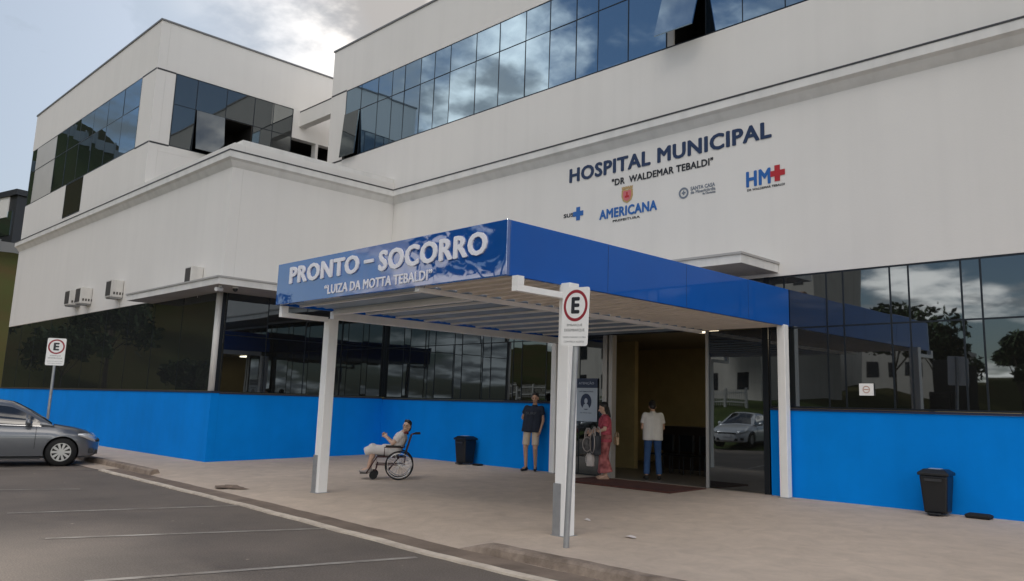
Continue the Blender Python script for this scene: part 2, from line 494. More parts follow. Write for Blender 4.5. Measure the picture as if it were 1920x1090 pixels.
def pavement():
    xs = [-46, -40, -34, -30, -27, -25, -23, -21.5, -20, -19.3, -18.6, -18.0, -17, -15, -13, -11, -9.5, -8.6, -8.05, -7.75, -7.5, -7, -6, -5, -4, -2, 0, 4, 9, 14, 30]
    mb = MB(); v = []; cols = 0
    for x in xs:
        e = yf(x)
        ramp = 1 if -18.6 < x < -7.7 else 0
        if x in (-18.6,): ramp = .3
        dirt = .012*math.sin(x*2.1)
        top = -.115 if not ramp else -.135
        rows = [(e+.0, -.19), (e+.13, -.188), (e+.45, -.178), (e+.50, -.176 if ramp else -.178), (e+.56, -.165 if ramp else top), (e+.95, -.125 if ramp else -.103)]
        y0 = e+1.4
        for t in (0, .15, .35, .6, 1): rows.append((y0+(YA-y0)*t, -.10*(1-t)))
        rows.append((YA+.4, .0))
        cols = len(rows)
        v += [(x, a, z) for a, z in rows]
    f = []
    for i in range(len(xs)-1):
        for j in range(cols-1):
            f.append((i*cols+j, (i+1)*cols+j, (i+1)*cols+j+1, i*cols+j+1))
    mb.add(v, f)
    struct(mb.build('pavement', CONC))


pavement()


def strip(name, xs, o0, o1, z0, z1, m):
    mb = MB()
    v = []
    for k, x in enumerate(xs):
        w = .012*math.sin(x*3.3)+.008*math.sin(x*9.1)
        e = yf(x)
        v += [(x, e+o0+w, z0-.05), (x, e+o0+w, z0), (x, e+o1+w, z1), (x, e+o1+w, z1-.08)]
    f = []
    for i in range(len(xs)-1):
        a = i*4; b = a+4
        f += [(a, a+1, b+1, b), (a+1, a+2, b+2, b+1), (a+2, a+3, b+3, b+2)]
    n = len(v)
    f += [(0, 3, 2, 1), (n-4, n-3, n-2, n-1)]
    struct(mb.add(v, f).build(name, m))


GUTM = mat('gutter_concrete', (.27, .205, .155), .9, col2=(.15, .112, .085), vscale=1.6, bump=.4)
strip('gutter', [-20.6+.3*i for i in range(110)], .078, .44, -.1765, -.172, GUTM)
strip('kerb_line', [-20.6+.3*i for i in range(110)], -.05, .075, -.176, -.174, KERBL)


def kerb(x0, x1, cap0, step=.22):
    """rough raised kerb stones, broken edges"""
    mb = MB(); xs = []
    x = x0
    while x < x1: xs.append(x); x += step
    xs.append(x1)
    rnd = random.Random(3); v = []
    for i, x in enumerate(xs):
        e = yf(x)+.46; k = 1
        if cap0 and i < 2: k = i/2+.05
        j = rnd.uniform(-.012, .012); h = rnd.uniform(-.010, .008)
        v += [(x, e-.03+j, -.21), (x, e+j*.6, -.175), (x, e+.02+j, -.18+.085*k+h), (x, e+.06+j, -.18+.115*k+h), (x, e+.17, -.18+.12*k+h*.4), (x, e+.22, -.18+.03*k)]
    f = []
    n = 6
    for i in range(len(xs)-1):
        for q in range(n-1): f.append((i*n+q, (i+1)*n+q, (i+1)*n+q+1, i*n+q+1))
    f += [tuple(range(n)), tuple(reversed(range(len(v)-n, len(v))))]
    struct(mb.add(v, f).build('kerb', KERBM))


kerb(-7.75, 12, True)
kerb(-46, -18.7, False, .5)

LINEP = mat('worn_line_paint', (.46, .42, .37), .8, col2=(.16, .135, .112), vscale=2.2, bump=.2, detail=8)
for (ax, ay), (bx, by), w in (((-24.3, .2), (-20.9, 6.85), .10), ((-13.95, 3.4), (-13.02, 6.55), .10), ((-11.35, 3.2), (-10.1, 6.42), .09), ((-8.6, 2.8), (-7.7, 6.0), .10), ((-17.6, 3.4), (-16.75, 5.2), .08), ((-6.0, 2.2), (-5.1, 5.9), .09)):
    a = Vector((ax, ay, 0)); b = Vector((bx, by, 0)); d = (b-a).normalized(); p = Vector((-d.y, d.x, 0))*w/2
    mb = MB(); mb.add([(q.x, q.y, -.195) for q in (a-p, b-p, b+p, a+p)], [(0, 1, 2, 3)])
    struct(mb.build('parking_line', LINEP))
# dirt patch where the pavement is broken
mb = MB(); v = []
for i in range(18):
    t = i/18*2*math.pi; r = 1+.3*math.sin(3*t+1)+.15*math.sin(7*t)
    v.append((-15.2+.42*r*math.cos(t), 7.35+.22*r*math.sin(t), -.130))
mb.add(v+[(-15.2, 7.35, -.095)], [(i, (i+1) % 18, 18) for i in range(18)])
struct(mb.build('dirt_patch', mat('dirt', (.30, .22, .165), .95, col2=(.12, .085, .06), vscale=8, bump=.8, bscale=30), smooth=True))

# ------------------------------------------------------------------ the hospital
HOS = thing('hospital_building', 'white three storey hospital with blue plinth and dark ribbon windows', 'building', (0, 0, 0))
ZT = 13.92


def hospital_walls():
    a = MB()
    # main front
    a.box(XR, 10, YA, YA+.3, 4.17, 9.70)
    a.box(-24.76, XR-.002, YA, YA+.3, 8.0, 9.70)
    a.box(-24.76, 10, YA, YA+.3, 12.22, ZT)
    a.box(-24.76, -23.80, YA, YA+.3, 9.703, 12.217)
    a.box(-24.76, -24.46, YA+.303, 30, 8.0, ZT)
    a.build('front_wall', WHITE, HOS)
    a = MB()
    a.box(-41.3, XR, YL, YL+.3, 4.30, 8.30)
    a.box(XR-.3, XR, YL+.303, YA-.003, 4.30, 8.30)
    a.box(-41.3, -41.0, YL+.303, 30, 4.30, 8.30)
    a.build('wing_wall', WHITE, HOS)
    a = MB()
    a.box(-41.0+.003, XR-.303, YL+.303, 29.9, 8.0, 8.12)
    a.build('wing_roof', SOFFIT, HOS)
    a = MB()
    # upper block on the wing
    a.box(-41.3, -35.5, YL, YL+.3, 8.303, 9.70); a.box(-33.4, XB, YL, YL+.3, 8.303, 9.70); a.box(-35.5, -33.4, YL+.1, YL+.3, 8.303, 9.70)
    a.box(-41.3, XB, YL, YL+.3, 12.25, ZT)
    a.box(-28.2, XB, YL, YL+.3, 9.703, 12.247)
    a.box(XB-.3, XB, YL+.303, 26, 8.303, 9.45)
    a.box(XB-.3, XB, YL+.303, 14.18, 9.45+.003, 9.70)
    a.box(XB-.3, XB, YL+.303, 26, 12.25, ZT)
    a.box(XB-.3, XB, YL+.303, 9.83, 9.703, 12.247)
    a.box(XB-.3, XB, 14.18, 26, 11.15, 12.247)
    a.box(XB-.3, XB, 15.19, 15.30, 9.453, 11.147)
    a.box(XB-.3, XB, 15.95, 26, 9.453, 11.147)
    a.box(-41.3, -41.0, YL+.303, 26, 8.303, ZT)
    a.build('upper_wall', WHITE, HOS)
    a = MB()
    a.box(XB+.003, -24.763, YA, YA+.3, 11.62, 12.2)
    a.build('bridge_beam', WHITE, HOS)
    a = MB()
    a.box(-24.4, 9.9, YA+.31, 29.9, 13.5, 13.6); a.box(-40.9, XB-.31, YL+.31, 25.9, 13.5, 13.6)
    a.build('flat_roof', SOFFIT, HOS)
    a = MB()
    for x0, x1, y0, y1 in ((-24.80, 10.04, YA-.035, YA+.33), (-41.34, XB+.035, YL-.035, YL+.33), (XB-.33, XB+.035, YL+.333, 26)):
        a.box(x0, x1, y0, y1, ZT, ZT+.06)
    a.box(-24.80, -24.43, YA+.333, 30, ZT, ZT+.06)
    a.build('roof_coping', mat('coping_metal', (.17, .17, .175), .5, .3), HOS)
    # dark joints where the ribbon windows' head and sill run on across the piers
    a = MB()
    for z in (9.70, 12.23):
        a.box(-24.76, -23.80, YA-.004, YA+.02, z-.03, z+.03)
        a.box(-28.2, XB-.01, YL-.004, YL+.02, z-.03, z+.03)
        a.box(XB-.02, XB+.004, YL+.01, 9.83, z-.03, z+.03)
    a.box(XB+.01, -24.77, YA-.004, YA+.02, 12.17, 12.22)
    a.build('wall_joint', DARKLINE, HOS)
    # plinth
    a = MB()
    a.box(-41.3, XR+.02, YL-.02, YL+.2, -.2, 1.64)
    a.box(XR-.2, XR+.02, YL+.203, YA-.023, -.2, 1.62)
    a.box(XR-.2, -13.46, YA-.02, YA+.2, -.2, 1.60)
    a.box(-7.80, 10, YA-.02, YA+.2, -.2, 1.585)
    a.build('plinth', BLUE, HOS)
    a = MB()
    a.box(-41.3, XR+.045, YL-.045, YL+.2, 1.643, 1.685)
    a.box(XR-.2, XR+.045, YL+.203, YA-.05, 1.623, 1.66)
    a.box(XR-.2, -13.46, YA-.045, YA+.2, 1.603, 1.64)
    a.box(-7.80, 10, YA-.045, YA+.2, 1.588, 1.625)
    a.build('plinth_sill', mat('dark_sill', (.012, .018, .05), .5), HOS)


hospital_walls()


def cornice():
    prof = [(0, 7.62), (.05, 7.68), (.12, 7.78), (.2, 7.83), (.2, 8.0), (.0, 8.0)]
    path = [(-41.3, YL), (XR, YL), (XR, YA), (10, YA)]
    dirs = [(-0, -1), (1, -1), (1, -1), (0, -1)]
    mb = MB(); v = []
    for (x, y), (dx, dy) in zip(path, dirs):
        for p, z in prof: v.append((x+dx*p, y+dy*p, z))
    n = len(prof); f = []
    for i in range(len(path)-1):
        for j in range(n): f.append((i*n+j, i*n+(j+1) % n, (i+1)*n+(j+1) % n, (i+1)*n+j))
    f += [tuple(range(n)), tuple(range(len(v)-n, len(v)))]
    mb.add(v, f).build('cornice', TRIM, HOS)
    mb = MB(); v = []; prof = [(0, 8.003), (.215, 8.003), (.215, 8.035), (0, 8.035)]
    for (x, y), (dx, dy) in zip(path, dirs):
        for p, z in prof: v.append((x+dx*p, y+dy*p, z))
    n = 4; f = []
    for i in range(len(path)-1):
        for j in range(n): f.append((i*n+j, i*n+(j+1) % n, (i+1)*n+(j+1) % n, (i+1)*n+j))
    f += [tuple(range(n)), tuple(range(len(v)-n, len(v)))]
    mb.add(v, f).build('cornice_flashing', mat('flashing', (.06, .06, .065), .5, .4), HOS)
    a = MB(); a.box(XB+.01, XR-.06, YL+.25, YL+.45, 8.303, 8.45); a.box(XR-.3, XR-.06, YL+.453, YA-.01, 8.303, 8.45)
    a.build('parapet', TRIM, HOS)


cornice()


def PA(u, n, v): return (u, YA-n, v)
def PL(u, n, v): return (u, YL-n, v)
def PX(x0): return lambda u, n, v: (x0+n, u, v)


PRND = random.Random(11)


def band(name, P, us, vs, m, parent=None, skip=(), special=None, w=.012, tilt=.004, label=None):
    """a ribbon of glazing: the frame is the part, every pane a sub-part"""
    parent = parent or HOS
    a = MB()
    def bar(u0, u1, v0, v1):
        pts = [P(u, n, v) for n in (-.03, .003) for (u, v) in ((u0, v0), (u1, v0), (u1, v1), (u0, v1))]
        a.add(pts, [(0, 1, 2, 3), (4, 5, 6, 7), (0, 1, 5, 4), (1, 2, 6, 5), (2, 3, 7, 6), (3, 0, 4, 7)])
    vb = vs
    for i, u in enumerate(us):
        for j in range(len(vs)-1): bar(u-w, u+w, vs[j]+w, vs[j+1]-w)
    for v in vs: bar(us[0]-w, us[-1]+w, v-w, v+w)
    fr = a.build(name, FRAME, parent)
    if label: fr['label'] = label
    for i in range(len(us)-1):
        for j in range(len(vs)-1):
            if (i, j) in skip: continue
            u0, u1, v0, v1 = us[i]+w, us[i+1]-w, vs[j]+w, vs[j+1]-w
            tu, tv = PRND.uniform(-tilt, tilt), PRND.uniform(-tilt, tilt)
            pm = m; nm = 'pane'
            if special and (i, j) in special: pm, nm = special[(i, j)]
            b = MB(); pts = []
            for n in (-.016, -.004):
                for u, v in ((u0, v0), (u1, v0), (u1, v1), (u0, v1)):
                    off = tu*(u-(u0+u1)/2)+tv*(v-(v0+v1)/2)
                    pts.append(P(u, n+off, v))
            b.add(pts, [(0, 1, 2, 3), (4, 5, 6, 7), (0, 1, 5, 4), (1, 2, 6, 5), (2, 3, 7, 6), (3, 0, 4, 7)])
            b.build(nm, pm, fr)
    return fr


def open_sash(P, u0, u1, v0, v1, ang, m, name='open_sash', parent=None):
    """top-hung sash swung outwards with a black room behind"""
    parent = parent or HOS
    b = MB(); pts = []
    L = v1-v0
    for t in (0, .03):
        for u, d in ((u0, 0), (u1, 0), (u1, L), (u0, L)):
            n = .02+d*math.sin(ang)+t*math.cos(ang); v = v1-d*math.cos(ang)+t*math.sin(ang)
            pts.append(P(u, n, v))
    b.add(pts, [(0, 1, 2, 3), (4, 5, 6, 7), (0, 1, 5, 4), (1, 2, 6, 5), (2, 3, 7, 6), (3, 0, 4, 7)])
    o = b.build(name, m, parent)
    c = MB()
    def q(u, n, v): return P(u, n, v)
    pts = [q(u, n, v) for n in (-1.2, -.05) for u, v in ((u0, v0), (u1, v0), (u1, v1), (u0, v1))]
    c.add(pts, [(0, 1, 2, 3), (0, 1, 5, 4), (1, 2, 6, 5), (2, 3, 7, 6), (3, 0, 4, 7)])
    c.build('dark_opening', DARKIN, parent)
    return o


def glazing():
    # main ribbon
    us = [-23.78, -22.85, -21.85, -21.05, -20.38, -19.55, -18.85, -18.1, -16.93, -15.94, -14.89, -13.98, -13.04, -12.31, -11.36, -10.25, -9.2, -8.28, -7.3, -6.3, -5.3, -4.3, -3.3, -2.3, -1.3, -.3, .7, 1.7, 2.7, 3.7, 4.7, 5.7, 6.7, 7.7, 8.7, 9.9]
    band('ribbon_window', PA, us, [9.72, 11.33, 12.2], GL_UP, skip={(15, 0), (0, 0)}, tilt=.006)
    open_sash(PA, -10.23, -9.22, 9.74, 11.33, R(17), GL_UP)
    a = MB(); a.box(-10.22, -10.05, YA-.0, YA+.05, 9.74, 11.3); a.build('window_jamb', INFILL, HOS)
    open_sash(PA, -23.75, -22.87, 9.74, 11.31, R(4), GL_SIDE)
    # upper block, long side
    pan = {(1, 0): (INFILL, 'infill_panel'), (1, 1): (INFILL, 'infill_panel')}
    band('ribbon_window', PL, [-41.2, -40.5, -37.6, -36.05, -34.5, -32.95, -31.4, -29.8, -28.22], [9.72, 11.22, 12.23], GL_UP, special=pan, tilt=.006)
    band('stair_window', PL, [-35.5, -33.4], [8.34, 9.68], GL_SIDE)
    # upper block, side
    P = PX(XB)
    band('ribbon_window', P, [9.85, 10.59, 11.63, 12.66, 13.39, 14.16], [9.72, 11.17, 12.23], GL_SIDE, skip={(1, 0), (2, 0)}, tilt=.006)
    open_sash(P, 10.62, 11.60, 9.75, 11.15, R(8), GL_SIDE)
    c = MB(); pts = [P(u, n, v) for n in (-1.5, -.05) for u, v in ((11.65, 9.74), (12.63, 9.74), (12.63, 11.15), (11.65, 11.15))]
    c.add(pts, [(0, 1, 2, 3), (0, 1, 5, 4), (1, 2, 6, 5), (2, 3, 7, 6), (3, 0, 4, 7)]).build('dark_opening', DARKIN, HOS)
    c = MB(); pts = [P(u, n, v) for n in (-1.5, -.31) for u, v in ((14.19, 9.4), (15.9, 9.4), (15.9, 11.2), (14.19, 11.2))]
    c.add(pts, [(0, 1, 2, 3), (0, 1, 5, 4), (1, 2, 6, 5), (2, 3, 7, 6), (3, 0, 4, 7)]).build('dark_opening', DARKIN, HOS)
    # ground floor
    us = [-41.25+2.04*i for i in range(10)]+[-20.75]
    band('ground_glazing', PL, us, [1.70, 4.28], GL_SIDE, w=.0015, tilt=.0015)
    us = [9.4]; u = 9.4
    for k in range(20):
        u += 1.17
        if u > 14.0: break
        us.append(u)
    us.append(14.36)
    band('ground_glazing', PX(XR), us, [1.68, 3.14, 4.26], GL_GR, w=.011)
    us = [-20.5]; u = -20.5; k = 0
    while True:
        u += .85 if k % 2 == 0 else .32
        k += 1
        if u > -13.7: break
        us.append(u)
    us.append(-13.46)
    band('ground_glazing', PA, us, [1.66, 3.14, 4.15], GL_GR, w=.011)
    band('ground_glazing', PA, [-13.44, -12.7, -11.98], [.03, 3.14, 4.15], GL_GR, w=.011)
    band('door_transom', PA, [-11.72, -10.5, -9.22, -7.88], [3.20, 4.15], GL_GR)
    us = [-7.80, -7.47, -6.62, -6.30, -5.45, -5.13, -4.28, -3.98, -3.13, -2.81, -1.96, -1.64, -.79, -.47, .38, .7, 1.55, 1.87, 2.72, 3.04, 3.89, 4.21, 5.06, 5.4, 6.25, 6.55, 7.4, 7.72, 8.57, 8.89, 9.9]
    band('ground_glazing', PA, us, [1.65, 3.14, 4.15], GL_GR, w=.015)
    # corner column at the wing
    a = MB(); a.cone((XR-.10, YL+.03, 1.69), (XR-.10, YL+.03, 4.30), .085, .085, 20)
    a.build('corner_column', TRIM, HOS, smooth=True)
    a = MB(); a.box(XR-.25, -20.49, 14.366, YA+.05, 1.67, 4.165); a.build('corner_post', FRAME, HOS)
    a = MB(); a.box(XR-.30, XR-.03, YL+.05, 9.385, 1.69, 4.29); a.build('corner_post', FRAME, HOS)


glazing()


def entrance():
    a = MB()
    for x0, x1 in ((-11.98, -11.86), (-11.80, -11.70)): a.box(x0, x1, YA-.03, YA+.12, 0, 3.18)
    a.build('door_jamb', mat('satin_aluminium', (.42, .41, .40), .4, .5), HOS)
    a = MB(); a.box(-11.97, -7.83, YA-.02, YA+.15, 3.183, 3.25); a.box(-7.95, -7.83, YA-.02, YA+.15, 0, 3.18)
    a.build('door_frame', FRAME, HOS)
    a = MB(); a.box(-7.895, -7.79, YA-.01, YA+.2, 3.253, 4.168); a.build('mullion_post', FRAME, HOS)
    a = MB(); a.box(-12.0, -11.70, YA-.008, YA+.2, 3.253, 4.168); a.build('mullion_post', FRAME, HOS)
    # sliding leaf
    a = MB(); a.box(-9.20, -7.97, YA+.02, YA+.045, .02, 3.16)
    d = a.build('sliding_door', GL_GR, HOS)
    a = MB(); a.box(-9.25, -9.195, YA-.01, YA+.07, .01, 3.17)
    a.build('door_stile', mat('satin_aluminium', (.42, .41, .40), .4, .5), d)
    # the hall inside
    wall = mat('hall_ochre_paint', (.46, .36, .165), .8, var=.08)
    a = MB(); a.box(-15.5, -5.0, 20.0, 20.1, 0, 3.3); a.box(-15.6, -15.5, YA+.3, 20.1, 0, 3.3); a.box(-5.0, -4.9, YA+.3, 20.1, 0, 3.3)
    a.box(-15.5, -13.2, 17.2, 17.35, 0, 3.3)
    a.build('hall_wall', wall, HOS)
    a = MB(); a.box(-15.6, -4.9, YA+.3, 20.1, 3.3, 3.4)
    a.build('hall_ceiling', mat('hall_ceiling', (.35, .30, .2), .9), HOS)
    a = MB(); a.box(-15.6, -4.9, YA+.02, 20.1, -.1, .004)
    a.build('hall_floor', mat('hall_floor', (.16, .15, .14), .35, var=.1), HOS)
    a = MB(); a.box(-10.15, -9.65, 15.35, 15.6, 3.25, 3.297)
    tag(a.build('ceiling_lamp', emit('lamp_glow', (1, .85, .6), .9)), 'lit rectangular ceiling lamp just inside the entrance doorway', 'lamp')
    a = MB(); a.box(-7.6, -6.6, 16.6, 17.0, 3.25, 3.297)
    tag(a.build('ceiling_lamp', emit('added_lamp_glow', (1, .85, .6), 7.0)), 'added rectangular lamp brightening the hall, unseen behind the right hand glass', 'lamp')  # added lamp, out of view, only there to brighten the hall
    ch = None
    for k, (x, lab) in enumerate(((-12.2, 'dark waiting chair nearest the ochre wall'), (-11.6, 'dark waiting chair second from the ochre wall'), (-11.0, 'dark waiting chair behind the man in jeans'), (-10.4, 'dark waiting chair nearest the sliding door'))):
        if ch is None:
            ch = thing('waiting_chair', lab, 'chair', (x, 17.0, .004), 0, 'waiting chairs in the hall')
            q = MB(); q.box(-.24, .24, -.24, .22, .42, .46); q.build('seat', BLACKP, ch, bevel=.015)
            q = MB(); q.box(-.24, .24, .20, .24, .52, .92); q.build('backrest', BLACKP, ch, bevel=.015)
            for sx in (-.2, .2):
                for sy in (-.2, .2): q = MB(); q.cone((sx, sy, 0), (sx, sy, .92 if sy > 0 else .42), .014, .014, 8); q.build('leg', FRAME, ch)
        else:
            c2 = copy_tree(ch); c2.location = (x, 17.0, .004); c2['label'] = lab
    a = MB(); a.box(-13.0, -9.2, 18.2, 18.9, .004, 1.05); a.box(-13.05, -9.15, 18.1, 18.95, 1.05, 1.10)
    tag(a.build('reception_desk', mat('dark_wood', (.03, .022, .018), .5)), 'dark reception desk at the back of the entrance hall', 'desk')


entrance()


def slab():
    """flat concrete marquee that wraps the wing corner and runs along the front"""
    z0, z1 = 4.24, 4.40
    poly = [(-25.14, YL-.003), (-25.14, YL-.75), (XR+1.5, YL-.75), (XR+1.5, YA-1.4), (-7.58, YA-1.4), (-7.58, YA-.003), (XR+.003, YA-.003), (XR+.003, YL-.003)]
    n = len(poly); mb = MB()
    v = [(x, y, z0) for x, y in poly]+[(x, y, z1) for x, y in poly]
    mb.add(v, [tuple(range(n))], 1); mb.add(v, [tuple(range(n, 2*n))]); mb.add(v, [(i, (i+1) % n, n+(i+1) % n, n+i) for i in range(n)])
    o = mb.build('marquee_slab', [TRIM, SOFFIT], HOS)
    mb = MB(); e = .03
    p2 = [(-25.14-e, YL-.004), (-25.14-e, YL-.75-e), (XR+1.5+e, YL-.75-e), (XR+1.5+e, YA-1.4-e), (-7.58+e, YA-1.4-e), (-7.58+e, YA-.004), (XR+.004, YA-.004), (XR+.004, YL-.004)]
    v = [(x, y, z1+.002) for x, y in p2]+[(x, y, z1+.045) for x, y in p2]
    mb.add(v, [tuple(range(n)), tuple(range(n, 2*n))]+[(i, (i+1) % n, n+(i+1) % n, n+i) for i in range(n)])
    mb.build('slab_flashing', mat('flashing_pale', (.42, .41, .40), .5, .3), o)


slab()

# ------------------------------------------------------------------ canopy
CX0, CX1, CY0, CZ0, CZ1 = -13.27, -7.37, 6.93, 3.17, 3.89
CAN = thing('entrance_canopy', 'blue fronted entrance canopy on white steel posts lettered Pronto-Socorro', 'canopy', (0, 0, 0))


def canopy():
    a = MB(); a.box(CX0, CX1, CY0, CY0+.06, CZ0, CZ1); f = a.build('front_fascia', BANNER, CAN, bevel=.006)
    a = MB(); a.box(CX1-.06, CX1, CY0+.063, YA-.01, CZ0, CZ1); a.build('side_fascia', CANBLUE, CAN, bevel=.006)
    a = MB(); a.box(CX0, CX0+.06, CY0+.063, YA-.01, CZ0, CZ1); a.build('side_fascia', CANBLUE, CAN, bevel=.006)
    for yy in (8.95, 10.95, 12.9):
        a = MB(); a.box(CX1-.002, CX1+.0015, yy, yy+.008, CZ0+.01, CZ1-.01); a.build('panel_joint', mat('joint_blue', (.003, .03, .12), .5), CAN)
    text('fascia_lettering', 'PRONTO', -12.82, -10.69, 3.50, 3.80, LETW, f, CY0-.002, .040, .018)
    text('fascia_lettering', '-', -10.55, -10.30, 3.63, 3.685, LETW, f, CY0-.002, .02, .018)
    text('fascia_lettering', 'SOCORRO', -10.16, -7.73, 3.47, 3.79, LETW, f, CY0-.002, .040, .018)
    text('fascia_lettering', '“LUIZA DA MOTTA TEBALDI”', -11.66, -8.86, 3.235, 3.385, LETW, f, CY0-.002, .022, .010)
    # posts
    for x, y, g in ((-13.25, 8.06, True), (-7.31, 8.06, True), (-13.32, 14.27, False), (-7.42, 14.25, False)):
        s = .095 if g else .08
        zb = -.10 if g else 0
        a = MB(); a.box(x-s, x+s, y-s, y+s, zb-.03, 3.02 if x < -10 else 3.19)
        p = a.build('post', BEAMW, CAN, bevel=.008)
        if g:
            a = MB(); a.box(x-s-.012, x+.02, y-s-.015, y+s*.4, zb-.02, zb+.66)
            a.build('base_guard', GALV, p)
        a = MB(); a.box(x-s-.03, x+s+.03, y-s-.03, y+s+.03, zb-.04, zb+.012); a.build('base_plate', GALV, p)
    # beams
    for x in (-13.25, -7.31):
        if x < -10: a = MB(); a.box(x-.06, x+.06, 8.06, 14.2, 3.023, 3.165); a.build('main_beam', BEAMW, CAN)
        a = MB(); a.box(x-.05, x+.05, CY0+.10, 7.96, 2.97, 3.05); a.box(x-.05, x+.05, CY0+.10, CY0+.22, 3.052, 3.167)
        a.build('cantilever_beam', BEAMW, CAN)
    a = MB(); a.box(-9.34, -9.24, CY0+.07, 14.3, 3.11, 3.17); a.build('main_beam', BEAMW, CAN)
    a = MB(); a.box(-13.185, -9.36, 8.02, 8.12, 3.10, 3.165); a.build('cross_beam', BEAMW, CAN)
    pur = MB(); pur.box(-13.185, -9.36, 0, .06, 3.172, 3.205)
    me = pur.mesh('purlin'); me.materials.append(BEAMW)
    for i in range(10):
        o = link('purlin', me, CAN); o.location = (0, 7.35+.70*i, 0)
    # roof sheets: ribbed
    def ribbed(x0, x1, y0, y1, z, pitch, h, m, nm):
        b = MB(); v = []; n = int((y1-y0)/pitch*2)
        for i in range(n+1):
            y = y0+(y1-y0)*i/n; zz = z+(h if i % 2 else 0)
            v += [(x0, y, zz), (x1, y, zz)]
        b.add(v, [(2*i, 2*i+1, 2*i+3, 2*i+2) for i in range(n)])
        if m == SHEETG:
            y = y0+.1
            while y < y1-.05: b.box(x0, x1, y, y+.028, z-.034, z+.004); y += .30
        o = b.build(nm, m, CAN)
        if m != SHEETG: s = o.modifiers.new('thick', 'SOLIDIFY'); s.thickness = .01
    ribbed(-13.19, -9.3, CY0+.07, YA-.05, 3.208, .18, .02, SHEETB, 'roof_sheet')
    ribbed(-9.24, CX1-.07, CY0+.07, YA-.05, 3.20, .20, .006, SHEETG, 'roof_sheet')


canopy()

# ------------------------------------------------------------------ wall signs


def cross(mb, cx, cz, r, w, fn, t0, t1, mi=0):
    p = [(-w, -r), (w, -r), (w, -w), (r, -w), (r, w), (w, w), (w, r), (-w, r), (-w, w), (-r, w), (-r, -w), (-w, -w)]
    return mb.prism([(cx+a, cz+b) for a, b in p], fn, t0, t1, mi)


def FA(u, v, t): return (u, YA-.004-t, v)


def wall_signs():
    t = thing('wall_lettering', 'large navy lettering Hospital Municipal painted high on the white wall', 'sign', (-10.4, YA, 7.0))
    def put(os):
        for o in (os if isinstance(os, list) else [os]): o.parent = t; o.matrix_parent_inverse = Matrix.Translation(-Vector(t.location))
    put(text('title_letters', 'HOSPITAL MUNICIPAL', -13.16, -7.66, 7.02, 7.38, NAVY, None, YA-.003, .036, .012))
    put(text('subtitle_letters', '"DR  WALDEMAR TEBALDI"', -11.80, -9.03, 6.71, 6.88, BLACKL, None, YA-.003, .028, .008))
    t = thing('wall_logo', 'small SUS logo with a blue cross, leftmost and lowest under the wall lettering', 'logo', (-12.9, YA, 6.2), 0, 'logos on the hospital wall')
    put(text('logo_letters', 'SUS', -13.33, -13.00, 6.15, 6.25, BLACKL, None, YA-.003, .04, .006))
    put(cross(MB(), -12.85, 6.20, .165, .06, FA, 0, .008).build('logo_cross', LOGOB))
    t = thing('wall_logo', 'Americana Prefeitura logo with a rose and gold crest above blue letters', 'logo', (-11.3, YA, 6.0), 0, 'logos on the hospital wall')
    put(text('logo_letters', 'AMERICANA', -12.17, -10.49, 5.94, 6.18, LOGOB, None, YA-.003, .040, .008))
    put(text('logo_caption', 'PREFEITURA', -11.76, -10.97, 5.83, 5.885, BLACKL, None, YA-.003, .02, .005))
    sh = [(-.16, .13), (-.1, .15), (0, .13), (.1, .15), (.16, .13), (.165, -.02), (.12, -.13), (0, -.19), (-.12, -.13), (-.165, -.02)]
    put(MB().prism([(-11.34+a, 6.42+b) for a, b in sh], FA, 0, .006).build('crest_border', LOGOG))
    put(MB().prism([(-11.34+a*.72, 6.42+b*.76) for a, b in sh], FA, .0065, .010).build('crest_shield', LOGOP))
    m = MB()
    for k in range(5):
        x = -11.34-.13+k*.065
        m.prism([(x-.028, 6.57), (x+.028, 6.57), (x+.028, 6.635), (x+.010, 6.635), (x+.010, 6.61), (x-.010, 6.61), (x-.010, 6.635), (x-.028, 6.635)], FA, 0, .006)
    put(m.build('crest_crown', LOGOG))
    m = MB(); m.box(-11.40, -11.28, YA-.017, YA-.0145, 6.36, 6.41); m.box(-11.36, -11.32, YA-.017, YA-.0145, 6.41, 6.49)
    put(m.build('crest_tower', LOGOR))
    t = thing('wall_logo', 'grey round Santa Casa emblem with three lines of small grey writing', 'logo', (-10.6, YA, 6.2), 0, 'logos on the hospital wall')
    m = MB(); m.ring((-9.78, 6.21), .085, .125, FA, 0, .006); cross(m, -9.78, 6.215, .05, .016, FA, 0, .006)
    put(m.build('emblem', GREYL))
    put(text('logo_letters', 'SANTA CASA', -9.60, -8.99, 6.235, 6.32, GREYL, None, YA-.003, .03, .005))
    put(text('logo_letters', 'de Misericórdia', -9.60, -8.98, 6.155, 6.225, GREYL, None, YA-.003, .02, .005))
    put(text('logo_letters', 'de Chavantes', -9.30, -8.98, 6.095, 6.145, GREYL, None, YA-.003, .015, .005))
    t = thing('wall_logo', 'blue HM letters beside a dark red cross, rightmost of the wall logos', 'logo', (-7.9, YA, 6.2), 0, 'logos on the hospital wall')
    put(text('logo_letters', 'HM', -8.25, -7.70, 6.07, 6.40, LOGOB, None, YA-.003, .040, .008))
    put(cross(MB(), -7.555, 6.255, .165, .058, FA, 0, .008).build('logo_cross', LOGOR))
    put(text('logo_caption', 'DR WALDEMAR TEBALDI', -8.23, -7.40, 5.985, 6.03, BLACKL, None, YA-.003, .015, .005))


wall_signs()

